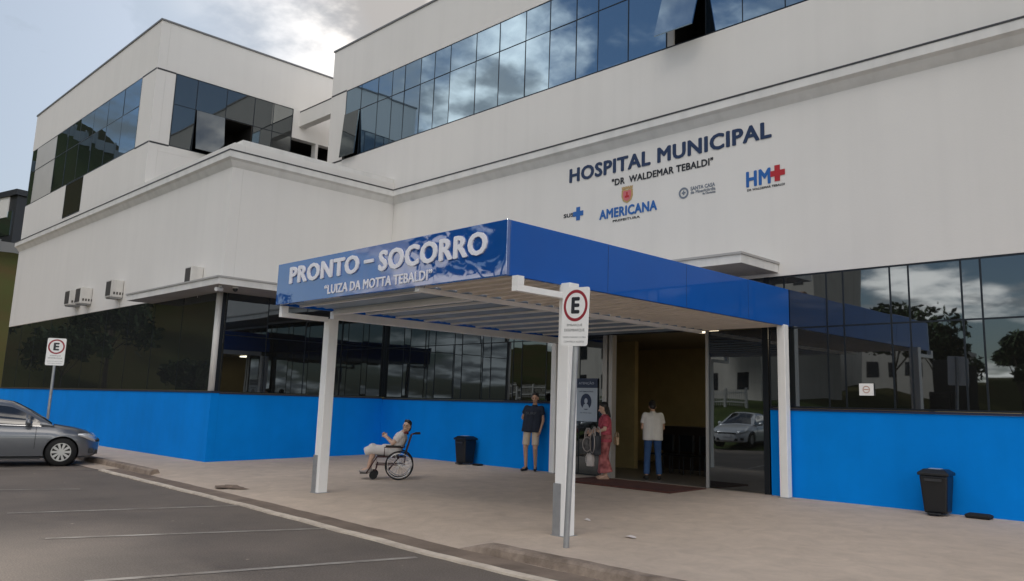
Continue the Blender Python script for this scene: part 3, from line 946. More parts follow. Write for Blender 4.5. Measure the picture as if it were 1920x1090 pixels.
# poster and notice on the glass
def poster():
    t = thing('poster', 'blue and white health notice with a round figure on the glass by the door', 'poster', (0, 0, 0))
    P = MB(); P.box(-12.80, -12.13, YA-.032, YA-.022, 1.22, 1.98); P.build('sheet', mat('poster_pale_blue', (.40, .47, .56), .35), t)
    P = MB(); P.box(-12.80, -12.13, YA-.032, YA-.022, 1.985, 2.20); P.build('header', mat('poster_navy', (.012, .03, .085), .35), t)
    text('header_letters', 'ATENÇÃO', -12.70, -12.23, 2.05, 2.13, mat('poster_text', (.3, .36, .46), .5), t, YA-.033, .02, .002)
    F = lambda u, v, q: (u, YA-.033-q, v)
    D = MATS['poster_navy']
    m = MB(); n = 40
    m.prism([(-12.465+.165*math.cos(2*math.pi*i/n), 1.665+.185*math.sin(2*math.pi*i/n)) for i in range(n)], F, 0, .002); m.build('disc', D, t)
    m = MB()
    m.prism([(-12.465+.05*math.cos(2*math.pi*i/20), 1.68+.065*math.sin(2*math.pi*i/20)) for i in range(20)], F, .0025, .004)
    m.prism([(-12.58, 1.50), (-12.35, 1.50), (-12.40, 1.60), (-12.465, 1.625), (-12.53, 1.60)], F, .0025, .004)
    m.build('figure', MATS['poster_pale_blue'], t)
    text('caption', 'USO OBRIGATÓRIO', -12.68, -12.25, 1.885, 1.915, D, t, YA-.033, .02, .002)
    text('caption', 'DE MÁSCARA', -12.64, -12.29, 1.40, 1.425, D, t, YA-.033, .01, .002)
    t = thing('notice', 'small white square notice with faint orange ring on the right hand glazing', 'notice', (0, 0, 0))
    x0 = -6.055; x1 = -5.80; z0 = 1.88; z1 = 2.09
    P = MB(); P.box(x0, x1, YA-.03, YA-.02, z0, z1); P.build('sheet', SIGNW, t)
    m = MB(); m.ring(((x0+x1)/2, (z0+z1)/2), .050, .064, lambda u, v, q: (u, YA-.031-q, v), 0, .002)
    m.box((x0+x1)/2-.045, (x0+x1)/2+.045, YA-.033, YA-.0315, (z0+z1)/2-.008, (z0+z1)/2+.008)
    m.build('ring', mat('notice_orange', (.48, .26, .18), .5), t)


poster()

# ------------------------------------------------------------------ air conditioners
def air_con(x1, z, w, d, h, label):
    t = thing('air_conditioner', label, 'air conditioner', (x1, YL, z), 0, 'air conditioners on the wing wall')
    a = MB(); a.box(-w, 0, -d, -.01, 0, h); c = a.build('casing', mat('ac_white', (.62, .60, .57), .5, var=.06, vscale=4, streak=.25), t, bevel=.02)
    a = MB(); a.box(-w+.05, -.05, -d-.012, -d+.002, .05, h-.05); a.build('grille', mat('ac_grille', (.05, .045, .04), .6), c)
    a = MB()
    for k in range(4): a.box(.002, .006, -d*.8+k*.09, -d*.8+.05+k*.09, h*.15, h*.3)
    a.build('side_vent', MATS['ac_grille'], c)
    a = MB()
    for x in (-w*.85, -w*.15): a.box(x-.02, x+.02, -d*.95, -.005, -.04, -.004)
    a.build('bracket', GALV, t)
    MB().tube([(-w*.5, -d*.3, -.004), (-w*.5, -d*.3, -.10), (-w*.48, -.03, -.16), (-w*.48, -.02, -.26)], .011, 6).build('drain_hose', TRIM, t)
    return t


air_con(-31.9, 4.62, .56, .38, .54, 'leftmost white air conditioner on the wing wall above the dark glass')
air_con(-30.72, 4.60, .56, .38, .56, 'white air conditioner on the wing wall, second from the left of the four')
air_con(-27.72, 4.60, .52, .38, .56, 'white air conditioner alone on the wing wall left of the marquee slab')
air_con(-21.75, 4.45, .42, .34, .56, 'white air conditioner standing above the marquee slab at the wing corner')

for x, y, l in ((-18.92+.0, 8.55, 'white bulb camera under the marquee slab corner, left of the pair'), (-19.25, 8.95, 'dark ball camera under the marquee slab corner, right of the pair')):
    pass
t = thing('security_camera', 'small pale camera under the marquee slab corner, left one of two', 'camera', (-19.35, 8.62, 4.24), R(25), 'cameras under the slab')
MB().cone((0, 0, 0), (0, 0, -.05), .04, .04).build('mount', TRIM, t); MB().cone((0, .06, -.09), (0, -.14, -.11), .05, .05).build('camera_body', mat('camera_white', (.6, .6, .6), .4), t)
t = thing('security_camera', 'small dark domed camera under the marquee slab corner, right one of two', 'camera', (-19.30, 8.98, 4.24), 0, 'cameras under the slab')
MB().cone((0, 0, 0), (0, 0, -.04), .07, .07).build('mount', TRIM, t); MB().ball((0, 0, -.06), .065).build('dome', BLACKP, t, smooth=True)

# ------------------------------------------------------------------ parking signs
def parking_sign(label, loc, rz, lean, height=2.22):
    t = thing('parking_sign', label, 'road sign', loc, rz, 'parking signs by the kerb')
    t.rotation_euler = (0, lean, rz)
    a = MB(); a.cone((0, .03, -.05), (0, .03, height+.70), .036, .036, 16); a.build('pole', GALV, t, smooth=False)
    # rounded plate
    w, h, r = .22, .36, .035; z0 = height+h; pts = []
    for cx, cz, s in ((w-r, h-r, 0), (-w+r, h-r, 90), (-w+r, -h+r, 180), (w-r, -h+r, 270)):
        for k in range(5): pts.append((cx+r*math.cos(R(s+k*22.5)), z0+cz+r*math.sin(R(s+k*22.5))))
    F = lambda u, v, q: (u, -.012-q, v)
    p = MB().prism(pts, F, -.004, .0).build('plate', SIGNW, t)
    MB().ring((0, z0+.135), .158, .196, F, .0005, .002, 48).build('red_ring', SIGNR, p)
    text('letter', 'E', -.068, .068, z0+.035, z0+.24, BLACKL, p, -.0125, .05, .002)
    text('caption', 'EMBARQUE', -.125, .125, z0-.125, z0-.09, SIGNG, p, -.0125, .01, .001)
    text('caption', 'DESEMBARQUE', -.165, .165, z0-.19, z0-.15, SIGNG, p, -.0125, .01, .001)
    text('caption', 'TEMPO MÁXIMO 15 MIN', -.185, .185, z0-.265, z0-.24, SIGNG, p, -.0125, .0, .001)
    text('caption', 'COM PISCA ALERTA', -.165, .165, z0-.32, z0-.298, SIGNG, p, -.0125, .0, .001)
    return t


parking_sign('E parking sign on a grey pole in front of the canopy post', (-6.70, 7.40, -.105), 0, R(2.2), 2.385)
parking_sign('E parking sign on a thin pole standing behind the grey car', (-24.38, 6.58, -.1), R(66), 0, 2.35)

# ------------------------------------------------------------------ bins, litter, mat
def bin_(label, loc, rz, wheels=False):
    t = thing('rubbish_bin', label, 'bin', loc, rz, 'black bins along the blue wall')
    v = []; 
    for z, wx, wy in ((.03, .17, .16), (.62, .215, .20)):
        for sx, sy in ((-1, -1), (1, -1), (1, 1), (-1, 1)): v.append((sx*wx, sy*wy, z))
    MB().add(v, [(0, 3, 2, 1), (4, 5, 6, 7), (0, 1, 5, 4), (1, 2, 6, 5), (2, 3, 7, 6), (3, 0, 4, 7)]).build('body', BLACKP, t, bevel=.03)
    a = MB(); a.box(-.235, .235, -.22, .22, .615, .665); v = []
    for z, w, d in ((.665, .225, .21), (.715, .16, .14)):
        for sx, sy in ((-1, -1), (1, -1), (1, 1), (-1, 1)): v.append((sx*w, sy*d, z))
    a.add(v, [(4, 5, 6, 7), (0, 1, 5, 4), (1, 2, 6, 5), (2, 3, 7, 6), (3, 0, 4, 7)])
    l = a.build('lid', BLACKP, t, bevel=.012)
    a = MB(); a.box(-.09, .09, -.10, .06, .716, .722); a.build('lid_label', mat('bin_label', (.42, .46, .54), .5), l)
    a = MB(); a.box(-.10, .10, -.25, -.15, .015, .045); a.build('pedal', BLACKP, t, bevel=.01)
    a = MB(); a.box(-.13, .13, -.222, -.205, .53, .57); a.build('rim_handle', mat('bin_grey', (.03, .031, .035), .4), t)
    return t


bin_('black pedal bin by the blue wall left of the man in shorts', (-16.32, 14.12, .0), 0)
bin_('black pedal bin with a pale label by the blue wall at right', (-4.72, 14.10, .0), R(4))
a = MB(); v = []
for z, wx, wy in ((.0, .17, .10), (.05, .19, .11), (.075, .14, .07)):
    for sx, sy in ((-1, -1), (1, -1), (1, 1), (-1, 1)): v.append((sx*wx, sy*wy, z))
f = [(0, 3, 2, 1), (8, 9, 10, 11)]
for k in (0, 4): f += [(k+i, k+(i+1) % 4, k+4+(i+1) % 4, k+4+i) for i in range(4)]
o = tag(a.add(v, f).build('rubber_block', RUBBER, bevel=.015), 'low black rubber block on the pavement right of the right hand bin', 'block'); o.location = (-4.15, 14.2, .0)
a = MB(); a.add(v, f); o = tag(a.build('rubber_block', RUBBER, bevel=.015), 'low black rubber block on the pavement beside the left hand bin', 'block'); o.location = (-15.85, 14.15, .0); o.scale = (.7, .8, .6)

PAPER = mat('litter_paper', (.62, .56, .54), .8)
for x, y, s, l in ((-7.93, 9.24, .07, 'small crumpled white paper scrap nearer the doorway'), (-6.62, 8.57, .09, 'flat pale paper scrap nearer the kerb')):
    m = MB(); rn = random.Random(int(x*100)); n = 9
    v = [(s*rn.uniform(.6, 1.1)*math.cos(2*math.pi*i/n), .6*s*rn.uniform(.6, 1.1)*math.sin(2*math.pi*i/n), rn.uniform(0, .02)) for i in range(n)]+[(0, 0, .035)]
    o = tag(m.add(v, [(i, (i+1) % n, n) for i in range(n)]).build('paper_scrap', PAPER), l, 'litter'); o.location = (x, y, -.1*(1-(y-7.6)/(YA-7.6))+.004)
a = MB()
a.box(-12.05, -9.15, 13.02, 14.28, -.02, .014)
tag(a.build('doormat', mat('red_brown_mat', (.105, .032, .022), .95, col2=(.06, .022, .016), vscale=3, bump=.6, bscale=90)), 'worn red brown doormat in front of the entrance doorway', 'doormat')

# ------------------------------------------------------------------ car
def lerp_tab(tab, y):
    for (a, b), (c, d) in zip(tab, tab[1:]):
        if y <= c: 
            t = (y-a)/(c-a) if c > a else 0
            t = max(0, min(1, t)); t2 = t
            return b+(d-b)*t2
    return tab[-1][1]


DECK = [(-2.3, .84), (-2.22, .99), (-2.0, 1.04), (-1.3, 1.06), (-.6, .99), (.3, .955), (1.0, .95), (1.2, .945), (1.6, .885), (1.95, .80), (2.15, .70), (2.27, .60), (2.31, .52)]
HALF = [(-2.3, .66), (-2.2, .78), (-1.9, .865), (-1.0, .895), (.4, .895), (1.4, .885), (1.8, .83), (2.08, .71), (2.22, .55), (2.31, .36)]
BOT = [(-2.3, .42), (-2.1, .27), (-1.8, .2), (1.8, .19), (2.1, .2), (2.31, .28)]
ROOF = [(-1.75, 1.07), (-1.3, 1.24), (-.85, 1.38), (-.4, 1.455), (.0, 1.46), (.3, 1.425), (.7, 1.24), (1.0, 1.075), (1.22, .95)]


def make_car(label, paint, group='parked cars'):
    t = thing('parked_car', label, 'car', (0, 0, 0), 0, group)
    ys = [-2.3, -2.26, -2.2, -2.1, -2.0, -1.8, -1.6, -1.3, -1.0, -.6, -.2, .3, .8, 1.1, 1.25, 1.4, 1.6, 1.8, 1.95, 2.08, 2.18, 2.25, 2.31]
    mb = MB(); v = []
    for y in ys:
        w = lerp_tab(HALF, y); d = lerp_tab(DECK, y); b = lerp_tab(BOT, y); sh = b+(d-b)*.62
        half = [(w*.80, b), (w*.965, b+.05), (w*.985, b+(d-b)*.3), (w, sh), (w*.985, b+(d-b)*.80), (w*.93, d-.035), (w*.85, d), (w*.5, d+.025), (0, d+.035)]
        ring = half+[(-x, z) for x, z in reversed(half[:-1])]
        v += [(x, y, z) for x, z in ring]
    n = 17; f = []
    for i in range(len(ys)-1):
        for j in range(n): f.append((i*n+j, i*n+(j+1) % n, (i+1)*n+(j+1) % n, (i+1)*n+j))
    f += [tuple(range(n)), tuple(reversed(range(len(v)-n, len(v))))]
    mb.add(v, f)
    cut = MB()
    for y in (1.42, -1.28):
        for s in (-1, 1): cut.cone((s*1.2, y, .335), (s*.55, y, .335), .375, .375, 32)
    body = baked(mb, 'body', paint, t, boolean=cut)
    for p in body.data.polygons: p.use_smooth = True
    es = body.modifiers.new('es', 'EDGE_SPLIT'); es.split_angle = R(38)
    # arches
    a = MB()
    for y in (1.42, -1.28):
        for s in (-1, 1): a.cone((s*.56, y, .335), (s*.80, y, .335), .374, .374, 32, caps=False); a.cone((s*.56, y, .335), (s*.57, y, .335), .37, .37, 32)
    a.build('wheel_arch', RUBBER, t)
    # cabin
    ys2 = [-1.75, -1.5, -1.3, -1.05, -.85, -.6, -.4, -.2, .0, .15, .3, .5, .7, .85, 1.0, 1.12, 1.22]
    mb = MB(); v = []
    for y in ys2:
        z = lerp_tab(ROOF, y); d = lerp_tab(DECK, y)-.02; wb = lerp_tab(HALF, y)*.90; h = max(.02, z-d)
        ww = wb-.24*min(1, h/.5)
        half = [(wb, d), (wb-.05*h/.5, d+h*.35), (ww+.05, d+h*.80), (ww, d+h*.93), (ww*.75, z), (0, z+.015)]
        v += [(x, y, q) for x, q in half+[(-x, q) for x, q in reversed(half[:-1])]]
    n = 11; f = []
    for i in range(len(ys2)-1):
        for j in range(n): f.append((i*n+j, i*n+(j+1) % n, (i+1)*n+(j+1) % n, (i+1)*n+j))
    f += [tuple(range(n)), tuple(reversed(range(len(v)-n, len(v))))]
    mb.add(v, f); mb.build('roof', paint, t, smooth=True)
    # side windows follow the cabin side, 6 mm proud
    def side_pt(y, k, s):
        z = lerp_tab(ROOF, y); d = lerp_tab(DECK, y)-.02; wb = lerp_tab(HALF, y)*.90; h = max(.02, z-d); ww = wb-.24*min(1, h/.5)
        if k < .35: x = wb-.05*h/.5*(k/.35)
        else: x = (wb-.05*h/.5)+((ww+.05)-(wb-.05*h/.5))*((k-.35)/.45)
        return (s*(x+.006), y, d+h*k)
    for s in (-1, 1):
        for y0, y1 in ((-.95, -.17), (-.11, .62), (.66, .92)):
            a = MB(); v = []; m = 8
            for i in range(m+1):
                y = y0+(y1-y0)*i/m
                lo = .10; z = lerp_tab(ROOF, y); d = lerp_tab(DECK, y); hi = min(.80, 1-.075/max(.09, z-d))
                hi = max(lo+.02, hi)
                for k in range(4): v.append(side_pt(y, lo+(hi-lo)*k/3, s))
            f = [(i*4+k, i*4+k+1, (i+1)*4+k+1, (i+1)*4+k) for i in range(m) for k in range(3)]
            a.add(v, f); a.build('side_window', CARGL, t, smooth=True)
        a = MB(); a.tube([side_pt(y, .04, s) for y in (-1.1, -.5, .1, .6, .95)], .012, 6); a.build('window_trim', CHROME, t)
        # mirror
        a = MB(); a.ball((s*.98, .70, 1.02), (.10, .075, .075), rot=None); a.cone((s*.84, .72, .97), (s*.96, .70, 1.0), .03, .03)
        a.build('wing_mirror', BLACKP if False else paint, t, smooth=True)
        for y in (-.55, .22):
            a = MB(); yy = y-.32; w = lerp_tab(HALF, yy); a.box(s*w-.012, s*w+.022, yy-.09, yy+.09, .80, .83); a.build('door_handle', CHROME, t)
        # door seams
        a = MB()
        for y in (-.98, -.14, .86):
            w = lerp_tab(HALF, y); d = lerp_tab(DECK, y); b = lerp_tab(BOT, y)
            a.tube([(s*w*.985, y, b+(d-b)*.3), (s*(w+.002), y, b+(d-b)*.62), (s*w*.99, y, b+(d-b)*.8), (s*w*.93, y, d-.03)], .005, 5)
        a.build('door_seam', RUBBER, t)
        a = MB(); a.box(s*.80-.09, s*.80+.09, -.85, 1.0, .175, .215); a.build('side_skirt', mat('skirt_black', (.02, .02, .022), .5), t)
        # lamps
        a = MB(); v = []
        for y, x, zc, h in ((1.72, .84, .745, .02), (1.9, .795, .725, .055), (2.05, .715, .685, .075), (2.16, .60, .645, .07), (2.22, .48, .615, .05)):
            v += [(s*(x+.012), y+.02, zc-h), (s*(x+.002), y+.02, zc+h)]
        a.add(v, [(2*i, 2*i+1, 2*i+3, 2*i+2) for i in range(4)])
        o = a.build('headlight', mat('lamp_lens', (.62, .64, .66), .12, .3, coat=1), t, smooth=True); q = o.modifiers.new('t', 'SOLIDIFY'); q.thickness = .02
        a = MB(); a.box(s*.72-.12, s*.72+.12, -2.315, -2.22, .74, .92); a.build('tail_light', mat('tail_red', (.25, .01, .01), .2, coat=1), t, bevel=.02)
    # windscreen and rear window
    for y0, y1 in ((.36, 1.16), (-1.62, -.62)):
        a = MB(); v = []; m = 6
        for i in range(m+1):
            y = y0+(y1-y0)*i/m; z = lerp_tab(ROOF, y); d = lerp_tab(DECK, y)-.02; wb = lerp_tab(HALF, y)*.90; h = max(.02, z-d); ww = wb-.24*min(1, h/.5)
            for x in (-.93, -.75, 0, .75, .93):
                zz = z+.015+.006 if x == 0 else (z+.008 if abs(x) < .8 else z-.03*min(1, h/.3))
                v.append((x*ww, y, zz+.003))
        a.add(v, [(i*5+k, i*5+k+1, (i+1)*5+k+1, (i+1)*5+k) for i in range(m) for k in range(4)])
        a.build('windscreen' if y0 > 0 else 'rear_window', CARGL, t, smooth=True)
    # grille, bumper intake, fog lamps, plate
    a = MB(); a.box(-.44, .44, 2.26, 2.325, .56, .62); a.build('grille', BLACKP, t, bevel=.01)
    a = MB(); a.box(-.5, .5, 2.18, 2.30, .27, .38)
    for s in (-1, 1): a.box(s*.66-.07, s*.66+.07, 2.06, 2.185, .30, .42)
    a.build('bumper_intake', BLACKP, t, bevel=.015)
    a = MB(); a.box(-.2, .2, 2.30, 2.335, .42, .53); a.build('number_plate', mat('plate_grey', (.5, .5, .52), .5), t)
    done = set()
    for ch in t.children:                    # short nose, tall roof
        if ch.data.name in done: continue
        done.add(ch.data.name)
        for q in ch.data.vertices:
            if q.co.y > 1.8: q.co.y = 1.8+(q.co.y-1.8)*.80
            if q.co.z > .95: q.co.z = .95+(q.co.z-.95)*1.14
    # wheels
    for y in (1.42, -1.28):
        for s in (-1, 1): wheel(t, s, y)
    return t


def wheel(t, s, y):
    r = .335
    prof = [(.215, .0), (.30, .005), (.325, .03), (.335, .06), (.335, .15), (.325, .19), (.30, .21), (.215, .21)]
    n = 36; v = []
    x_out = .87
    for rad, d in prof:
        for i in range(n):
            a = 2*math.pi*i/n; v.append((s*(x_out-d), y+rad*math.cos(a), r+rad*math.sin(a)))
    m = len(prof); f = [(j*n+i, j*n+(i+1) % n, (j+1)*n+(i+1) % n, (j+1)*n+i) for j in range(m-1) for i in range(n)]
    w = MB().add(v, f).build('wheel', RUBBER, t, smooth=True)
    b = MB(); fn = lambda u, q, d: (s*(x_out-.03-d), y+u, r+q)
    b.ring((0, 0), .195, .222, fn, -.012, .12, 36)
    for k in range(10):
        a0 = 2*math.pi*k/10
        def pt(rad, off): return (rad*math.cos(a0)-off*math.sin(a0), rad*math.sin(a0)+off*math.cos(a0))
        b.prism([pt(.03, -.018), pt(.2, -.030), pt(.2, .030), pt(.03, .018)], fn, 0, .025)
    b.cone(fn(0, 0, -.01), fn(0, 0, .03), .05, .055, 20)
    b.build('rim', ALLOY, w)
    b = MB(); b.cone(fn(0, 0, .06), fn(0, 0, .09), .20, .20, 24); b.build('brake_disc', mat('disc_dark', (.012, .012, .012), .5, .3), w)


CARGL = mat('car_glass', (.012, .013, .015), .04, coat=1.0, spec=.8)
ALLOY = mat('alloy', (.52, .52, .52), .3, .8)
GREYP = mat('grey_car_paint', (.135, .143, .158), .32, .5, coat=1.0)
WHITEP = mat('silver_car_paint', (.52, .53, .55), .3, .2, coat=1.0)
BLACKC = mat('black_car_paint', (.01, .01, .012), .25, .2, coat=1.0)
car = make_car('grey saloon car parked nose to the kerb at the left edge', GREYP)
car.location = (-23.28, 5.20, -.2); car.rotation_euler = (0, 0, R(-16))


def car_copy(loc, rz, label, paint):
    c = copy_tree(car)
    c.location = loc; c.rotation_euler = (0, 0, rz); c['label'] = label
    for ch in c.children:
        if ch.data and ch.data.materials and ch.data.materials[0] == GREYP:
            ch.data = ch.data.copy(); ch.data.materials[0] = paint
    return c


# ------------------------------------------------------------------ people
SKIN = mat('tan_skin', (.46, .27, .185), .55, var=.05, vscale=20)
SKIN2 = mat('fair_skin', (.54, .35, .26), .55, var=.05, vscale=20)
HAIR = mat('black_hair', (.010, .008, .008), .5, var=.3, vscale=60)


def V(*a): return Vector(a)


def body_mb(J, k=1., hands=True, curl=.5):
    """continuous figure from tapered bones; J holds joints of a person facing -Y (its right is -X)"""
    m = MB(); c = lambda a, b, r, s: m.cap(J[a] if isinstance(a, str) else a, J[b] if isinstance(b, str) else b, r*k, s*k, 14)
    pel, che, nec, head = J['pelvis'], J['chest'], J['neck'], J['head']
    up = (che-pel).normalized()
    for s in 'LR':
        sh, hp = J['sh'+s], J['hip'+s]
        c(hp+up*.02, che+(sh-che)*.55-up*.05, .105, .105)
        c(che+(sh-che)*.4, sh, .085, .06)
        c(sh, 'el'+s, .052, .040); c('el'+s, 'wr'+s, .040, .027)
        c(hp, 'kn'+s, .088, .058); c('kn'+s, 'an'+s, .056, .036)
        c(J['kn'+s]+(J['an'+s]-J['kn'+s])*.15+V(0, .015, 0), J['kn'+s]+(J['an'+s]-J['kn'+s])*.4+V(0, .02, 0), .045, .047)
        c('an'+s, 'to'+s, .036, .026)
    c(pel, che, .12, .12)
    c(che+up*.06, nec, .085, .055); c(nec, head+V(0, .01, -.06), .053, .052)
    # head
    d = J.get('face', V(0, -1, 0)).normalized(); upv = J.get('headup', V(0, 0, 1)); side = d.cross(upv).normalized()
    rot = Matrix((side, -d, upv)).transposed()
    m.ball(head+upv*.03-d*.012, (.075*k, .095*k, .098*k), 16, 12, rot=rot)
    m.ball(head-upv*.045+d*.02, (.056*k, .068*k, .072*k), 14, 10, rot=rot)
    m.cap(head+d*.085+upv*.005, head+d*.108-upv*.028, .012, .016, 8)
    m.cap(head+d*.078-upv*.062-side*.018, head+d*.078-upv*.062+side*.018, .011, .011, 8)
    m.cap(head+d*.078+upv*.030-side*.035, head+d*.078+upv*.030+side*.035, .012, .012, 8)
    for s in (-1, 1): m.ball(head+side*s*.076-upv*.005, (.014, .028, .036), 8, 6, rot=rot)
    if hands:
        for s in 'LR':
            wr = J['wr'+s]; f = (wr-J['el'+s]).normalized(); f = J.get('hand'+s, f).normalized()
            pn = J.get('palm'+s, f.orthogonal()).normalized(); pn = (pn-f*pn.dot(f)).normalized(); ax = f.cross(pn)
            m.cap(wr, wr+f*.05, .026, .030, 10)
            for q in (-1, 1): m.cap(wr+f*.03+ax*q*.018, wr+f*.085+ax*q*.024, .018, .016, 8)
            for i, (o, L) in enumerate(((-.030, .070), (-.010, .082), (.010, .078), (.029, .060))):
                b = wr+f*.09+ax*o; k1 = b+(f*math.cos(curl*.5)+pn*math.sin(curl*.5))*L*.5; k2 = k1+(f*math.cos(curl*1.3)+pn*math.sin(curl*1.3))*L*.5
                m.cap(b, k1, .0095, .009, 8); m.cap(k1, k2, .009, .0075, 8)
            b = wr+f*.035-ax*.025; k1 = b+(f*.6-ax*.7+pn*.2).normalized()*.04; k2 = k1+(f*.9-ax*.2+pn*.3).normalized()*.035
            m.cap(b, k1, .0125, .0105, 8); m.cap(k1, k2, .0105, .0085, 8)
    return m


def hair_on(J, m, parent, long=0., k=1.):
    head = J['head']; d = J.get('face', V(0, -1, 0)).normalized(); up = J.get('headup', V(0, 0, 1)); side = d.cross(up).normalized()
    rot = Matrix((side, -d, up)).transposed()
    b = MB()
    b.ball(head+up*.052-d*.030, (.084*k, .098*k, .090*k), 18, 12, rot=rot)
    b.ball(head-d*.045-up*.01, (.078*k, .072*k, .085*k), 16, 10, rot=rot)
    b.cap(head+up*.10+d*.035-side*.03, head+up*.10+d*.035+side*.03, .035, .035)
    if long:
        b.cap(head-d*.075-up*.02, head-d*.09-up*long, .055, .035)
        for s in (-1, 1): b.cap(head+side*s*.07-d*.03, head+side*s*.065-d*.04-up*long*.6, .03, .025)
    return baked(b, 'hair', m, parent, voxel=.009, smooth=3)


def eyes_on(J, parent):
    head = J['head']; d = J.get('face', V(0, -1, 0)).normalized(); up = J.get('headup', V(0, 0, 1)); side = d.cross(up).normalized()
    for s in (-1, 1):
        MB().ball(head+d*.081+side*s*.031+up*.010, .0095, 10, 8).build('eye', mat('eye_dark', (.02, .015, .012), .2), parent, smooth=True)


def shirt(J, m, parent, name='shirt', sleeve=.55, low=.04, ease=.018, flare=0.):
    b = MB(); pel, che, nec = J['pelvis'], J['chest'], J['neck']; up = (che-pel).normalized()
    for s in 'LR':
        sh, hp = J['sh'+s], J['hip'+s]
        a = hp+up*.02; q = che+(sh-che)*.55-up*.05
        b.cone(a-up*low, q, .105+ease+flare, .105+ease, 18); b.ball(q, .105+ease, 16, 10)
        b.cap(che+(sh-che)*.4, sh-up*.006, .085+ease, .056+ease*.7, 16)
        e = sh+(J['el'+s]-sh)*sleeve; b.cone(sh+(e-sh)*.12, e, .056+ease*.7, .050+ease*1.1, 16)
    b.cone(pel-up*(low), che, .12+ease+flare, .12+ease, 18); b.ball(che, .12+ease, 16, 10)
    b.cone(che+up*.06, nec-up*.005, .085+ease, .062, 16)
    return baked(b, name, m, parent, voxel=.011, smooth=4)


def trousers(J, m, parent, name='trousers', length=1., ease=.016, flare=0.):
    b = MB(); pel = J['pelvis']; up = (J['chest']-pel).normalized()
    for s in 'LR':
        hp, kn, an = J['hip'+s], J['kn'+s], J['an'+s]
        b.ball(hp, .098+ease, 16, 10); b.cone(hp, hp+up*.09, .105+ease, .105+ease*.8, 18)
        if length <= 1:
            e = hp+(kn-hp)*length; b.cone(hp, e, .092+ease, (.092-.03*length)+ease*1.5+flare, 18)
        else:
            b.cap(hp, kn, .092+ease, .060+ease, 16); e = kn+(an-kn)*(length-1); b.cone(kn, e, .062+ease, .046+ease*1.5+flare, 16)
    b.cone(pel-up*.02, pel+up*.10, .118+ease, .116+ease*.7, 18)
    return baked(b, name, m, parent, voxel=.011, smooth=4)


def shoes(J, m, parent):
    for s in 'LR':
        a, t = J['an'+s], J['to'+s]; b = MB(); low = V(a.x, a.y, a.z-.045); d = (t-a); d.z = 0; d.normalize()
        b.cap(low-d*.035, V(t.x, t.y, t.z-.008)+d*.01, .040, .034, 12); b.cap(a-V(0, 0, .01), low+d*.05, .043, .045, 12)
        baked(b, 'shoe', m, parent, voxel=.009, smooth=3)


def stand(h=1.74, **kw):
    k = h/1.74
    J = dict(pelvis=V(0, 0, .95), chest=V(0, .0, 1.30), neck=V(0, .01, 1.47), head=V(0, -.01, 1.61),
             shL=V(.168, 0, 1.39), shR=V(-.168, 0, 1.39), elL=V(.225, .02, 1.11), elR=V(-.225, .02, 1.11), wrL=V(.24, -.05, .87), wrR=V(-.24, -.05, .87),
             hipL=V(.095, 0, .92), hipR=V(-.095, 0, .92), knL=V(.105, -.01, .50), knR=V(-.105, -.01, .50), anL=V(.11, .03, .085), anR=V(-.11, .03, .085),
             toL=V(.125, -.14, .04), toR=V(-.125, -.14, .04))
    J.update(kw)
    return {a: (b*k if a not in ('face', 'headup', 'handL', 'handR', 'palmL', 'palmR') else b) for a, b in J.items()}


def person(label, J, loc, rz, skin):
    t = thing('person', label, 'person', loc, rz, 'people at the entrance')
    baked(body_mb(J), 'body', skin, t, voxel=.007, smooth=3)
    eyes_on(J, t)
    return t


# man in dark shirt and pale shorts leaning by the post
J = stand(1.87, chest=V(.05, .02, 1.29), neck=V(.065, .03, 1.46), head=V(.075, .0, 1.60), shL=V(.22, .02, 1.38), shR=V(-.12, .03, 1.385),
          elR=V(-.245, .14, 1.16), wrR=V(-.10, .17, .99), elL=V(.26, .03, 1.11), wrL=V(.22, -.05, .88), palmL=V(-1, -.2, 0),
          hipL=V(.105, 0, .92), hipR=V(-.085, 0, .92), knR=V(-.11, -.03, .50), anR=V(-.10, .0, .085), toR=V(-.14, -.16, .04), knL=V(.12, -.05, .50), anL=V(.09, .10, .085), toL=V(.13, -.06, .04), face=V(.05, -1, -.12), headup=V(.0, -.12, 1).normalized())
t = person('man in dark navy t-shirt and beige shorts leaning by the blue wall', J, (-13.95, 14.13, .0), R(28), SKIN)
NAVT = mat('navy_tshirt', (.012, .018, .035), .85, var=.2, vscale=9)
sh = shirt(J, NAVT, t, 't_shirt', .55, .10, .022, .012)
text('shirt_print', 'SURF', -.10, .16, 1.33, 1.39, mat('faded_print', (.06, .07, .09), .8), sh, -.155, .02, .004)
trousers(J, mat('beige_shorts', (.52, .43, .34), .85, var=.06, vscale=8), t, 'shorts', .84, .004, .012)
shoes(J, mat('black_shoe', (.012, .012, .014), .6), t); hair_on(J, HAIR, t)

# man in white shirt and jeans seen from behind in the doorway
J = stand(1.76, head=V(0, -.09, 1.57), neck=V(0, -.02, 1.47), face=V(0, -.75, -.65).normalized(), headup=V(0, -.65, .75).normalized(),
          elL=V(.23, -.01, 1.11), wrL=V(.13, -.24, 1.10), elR=V(-.23, -.01, 1.11), wrR=V(-.13, -.24, 1.10), palmL=V(-1, 0, .3), palmR=V(1, 0, .3),
          knL=V(.12, -.01, .5), knR=V(-.12, -.01, .5), anL=V(.14, .03, .085), anR=V(-.14, .03, .085), toL=V(.16, -.14, .04), toR=V(-.16, -.14, .04))
t = person('man in white short sleeved shirt and blue jeans seen from behind in the doorway', J, (-11.03, 15.05, .0), R(224), SKIN)
shirt(J, mat('white_cotton_shirt', (.62, .60, .57), .85, var=.05, vscale=7), t, 'shirt', .66, .10, .022, .006)
trousers(J, mat('blue_denim', (.018, .055, .155), .85, col2=(.035, .09, .22), vscale=6), t, 'jeans', 1.93, .010, .006)
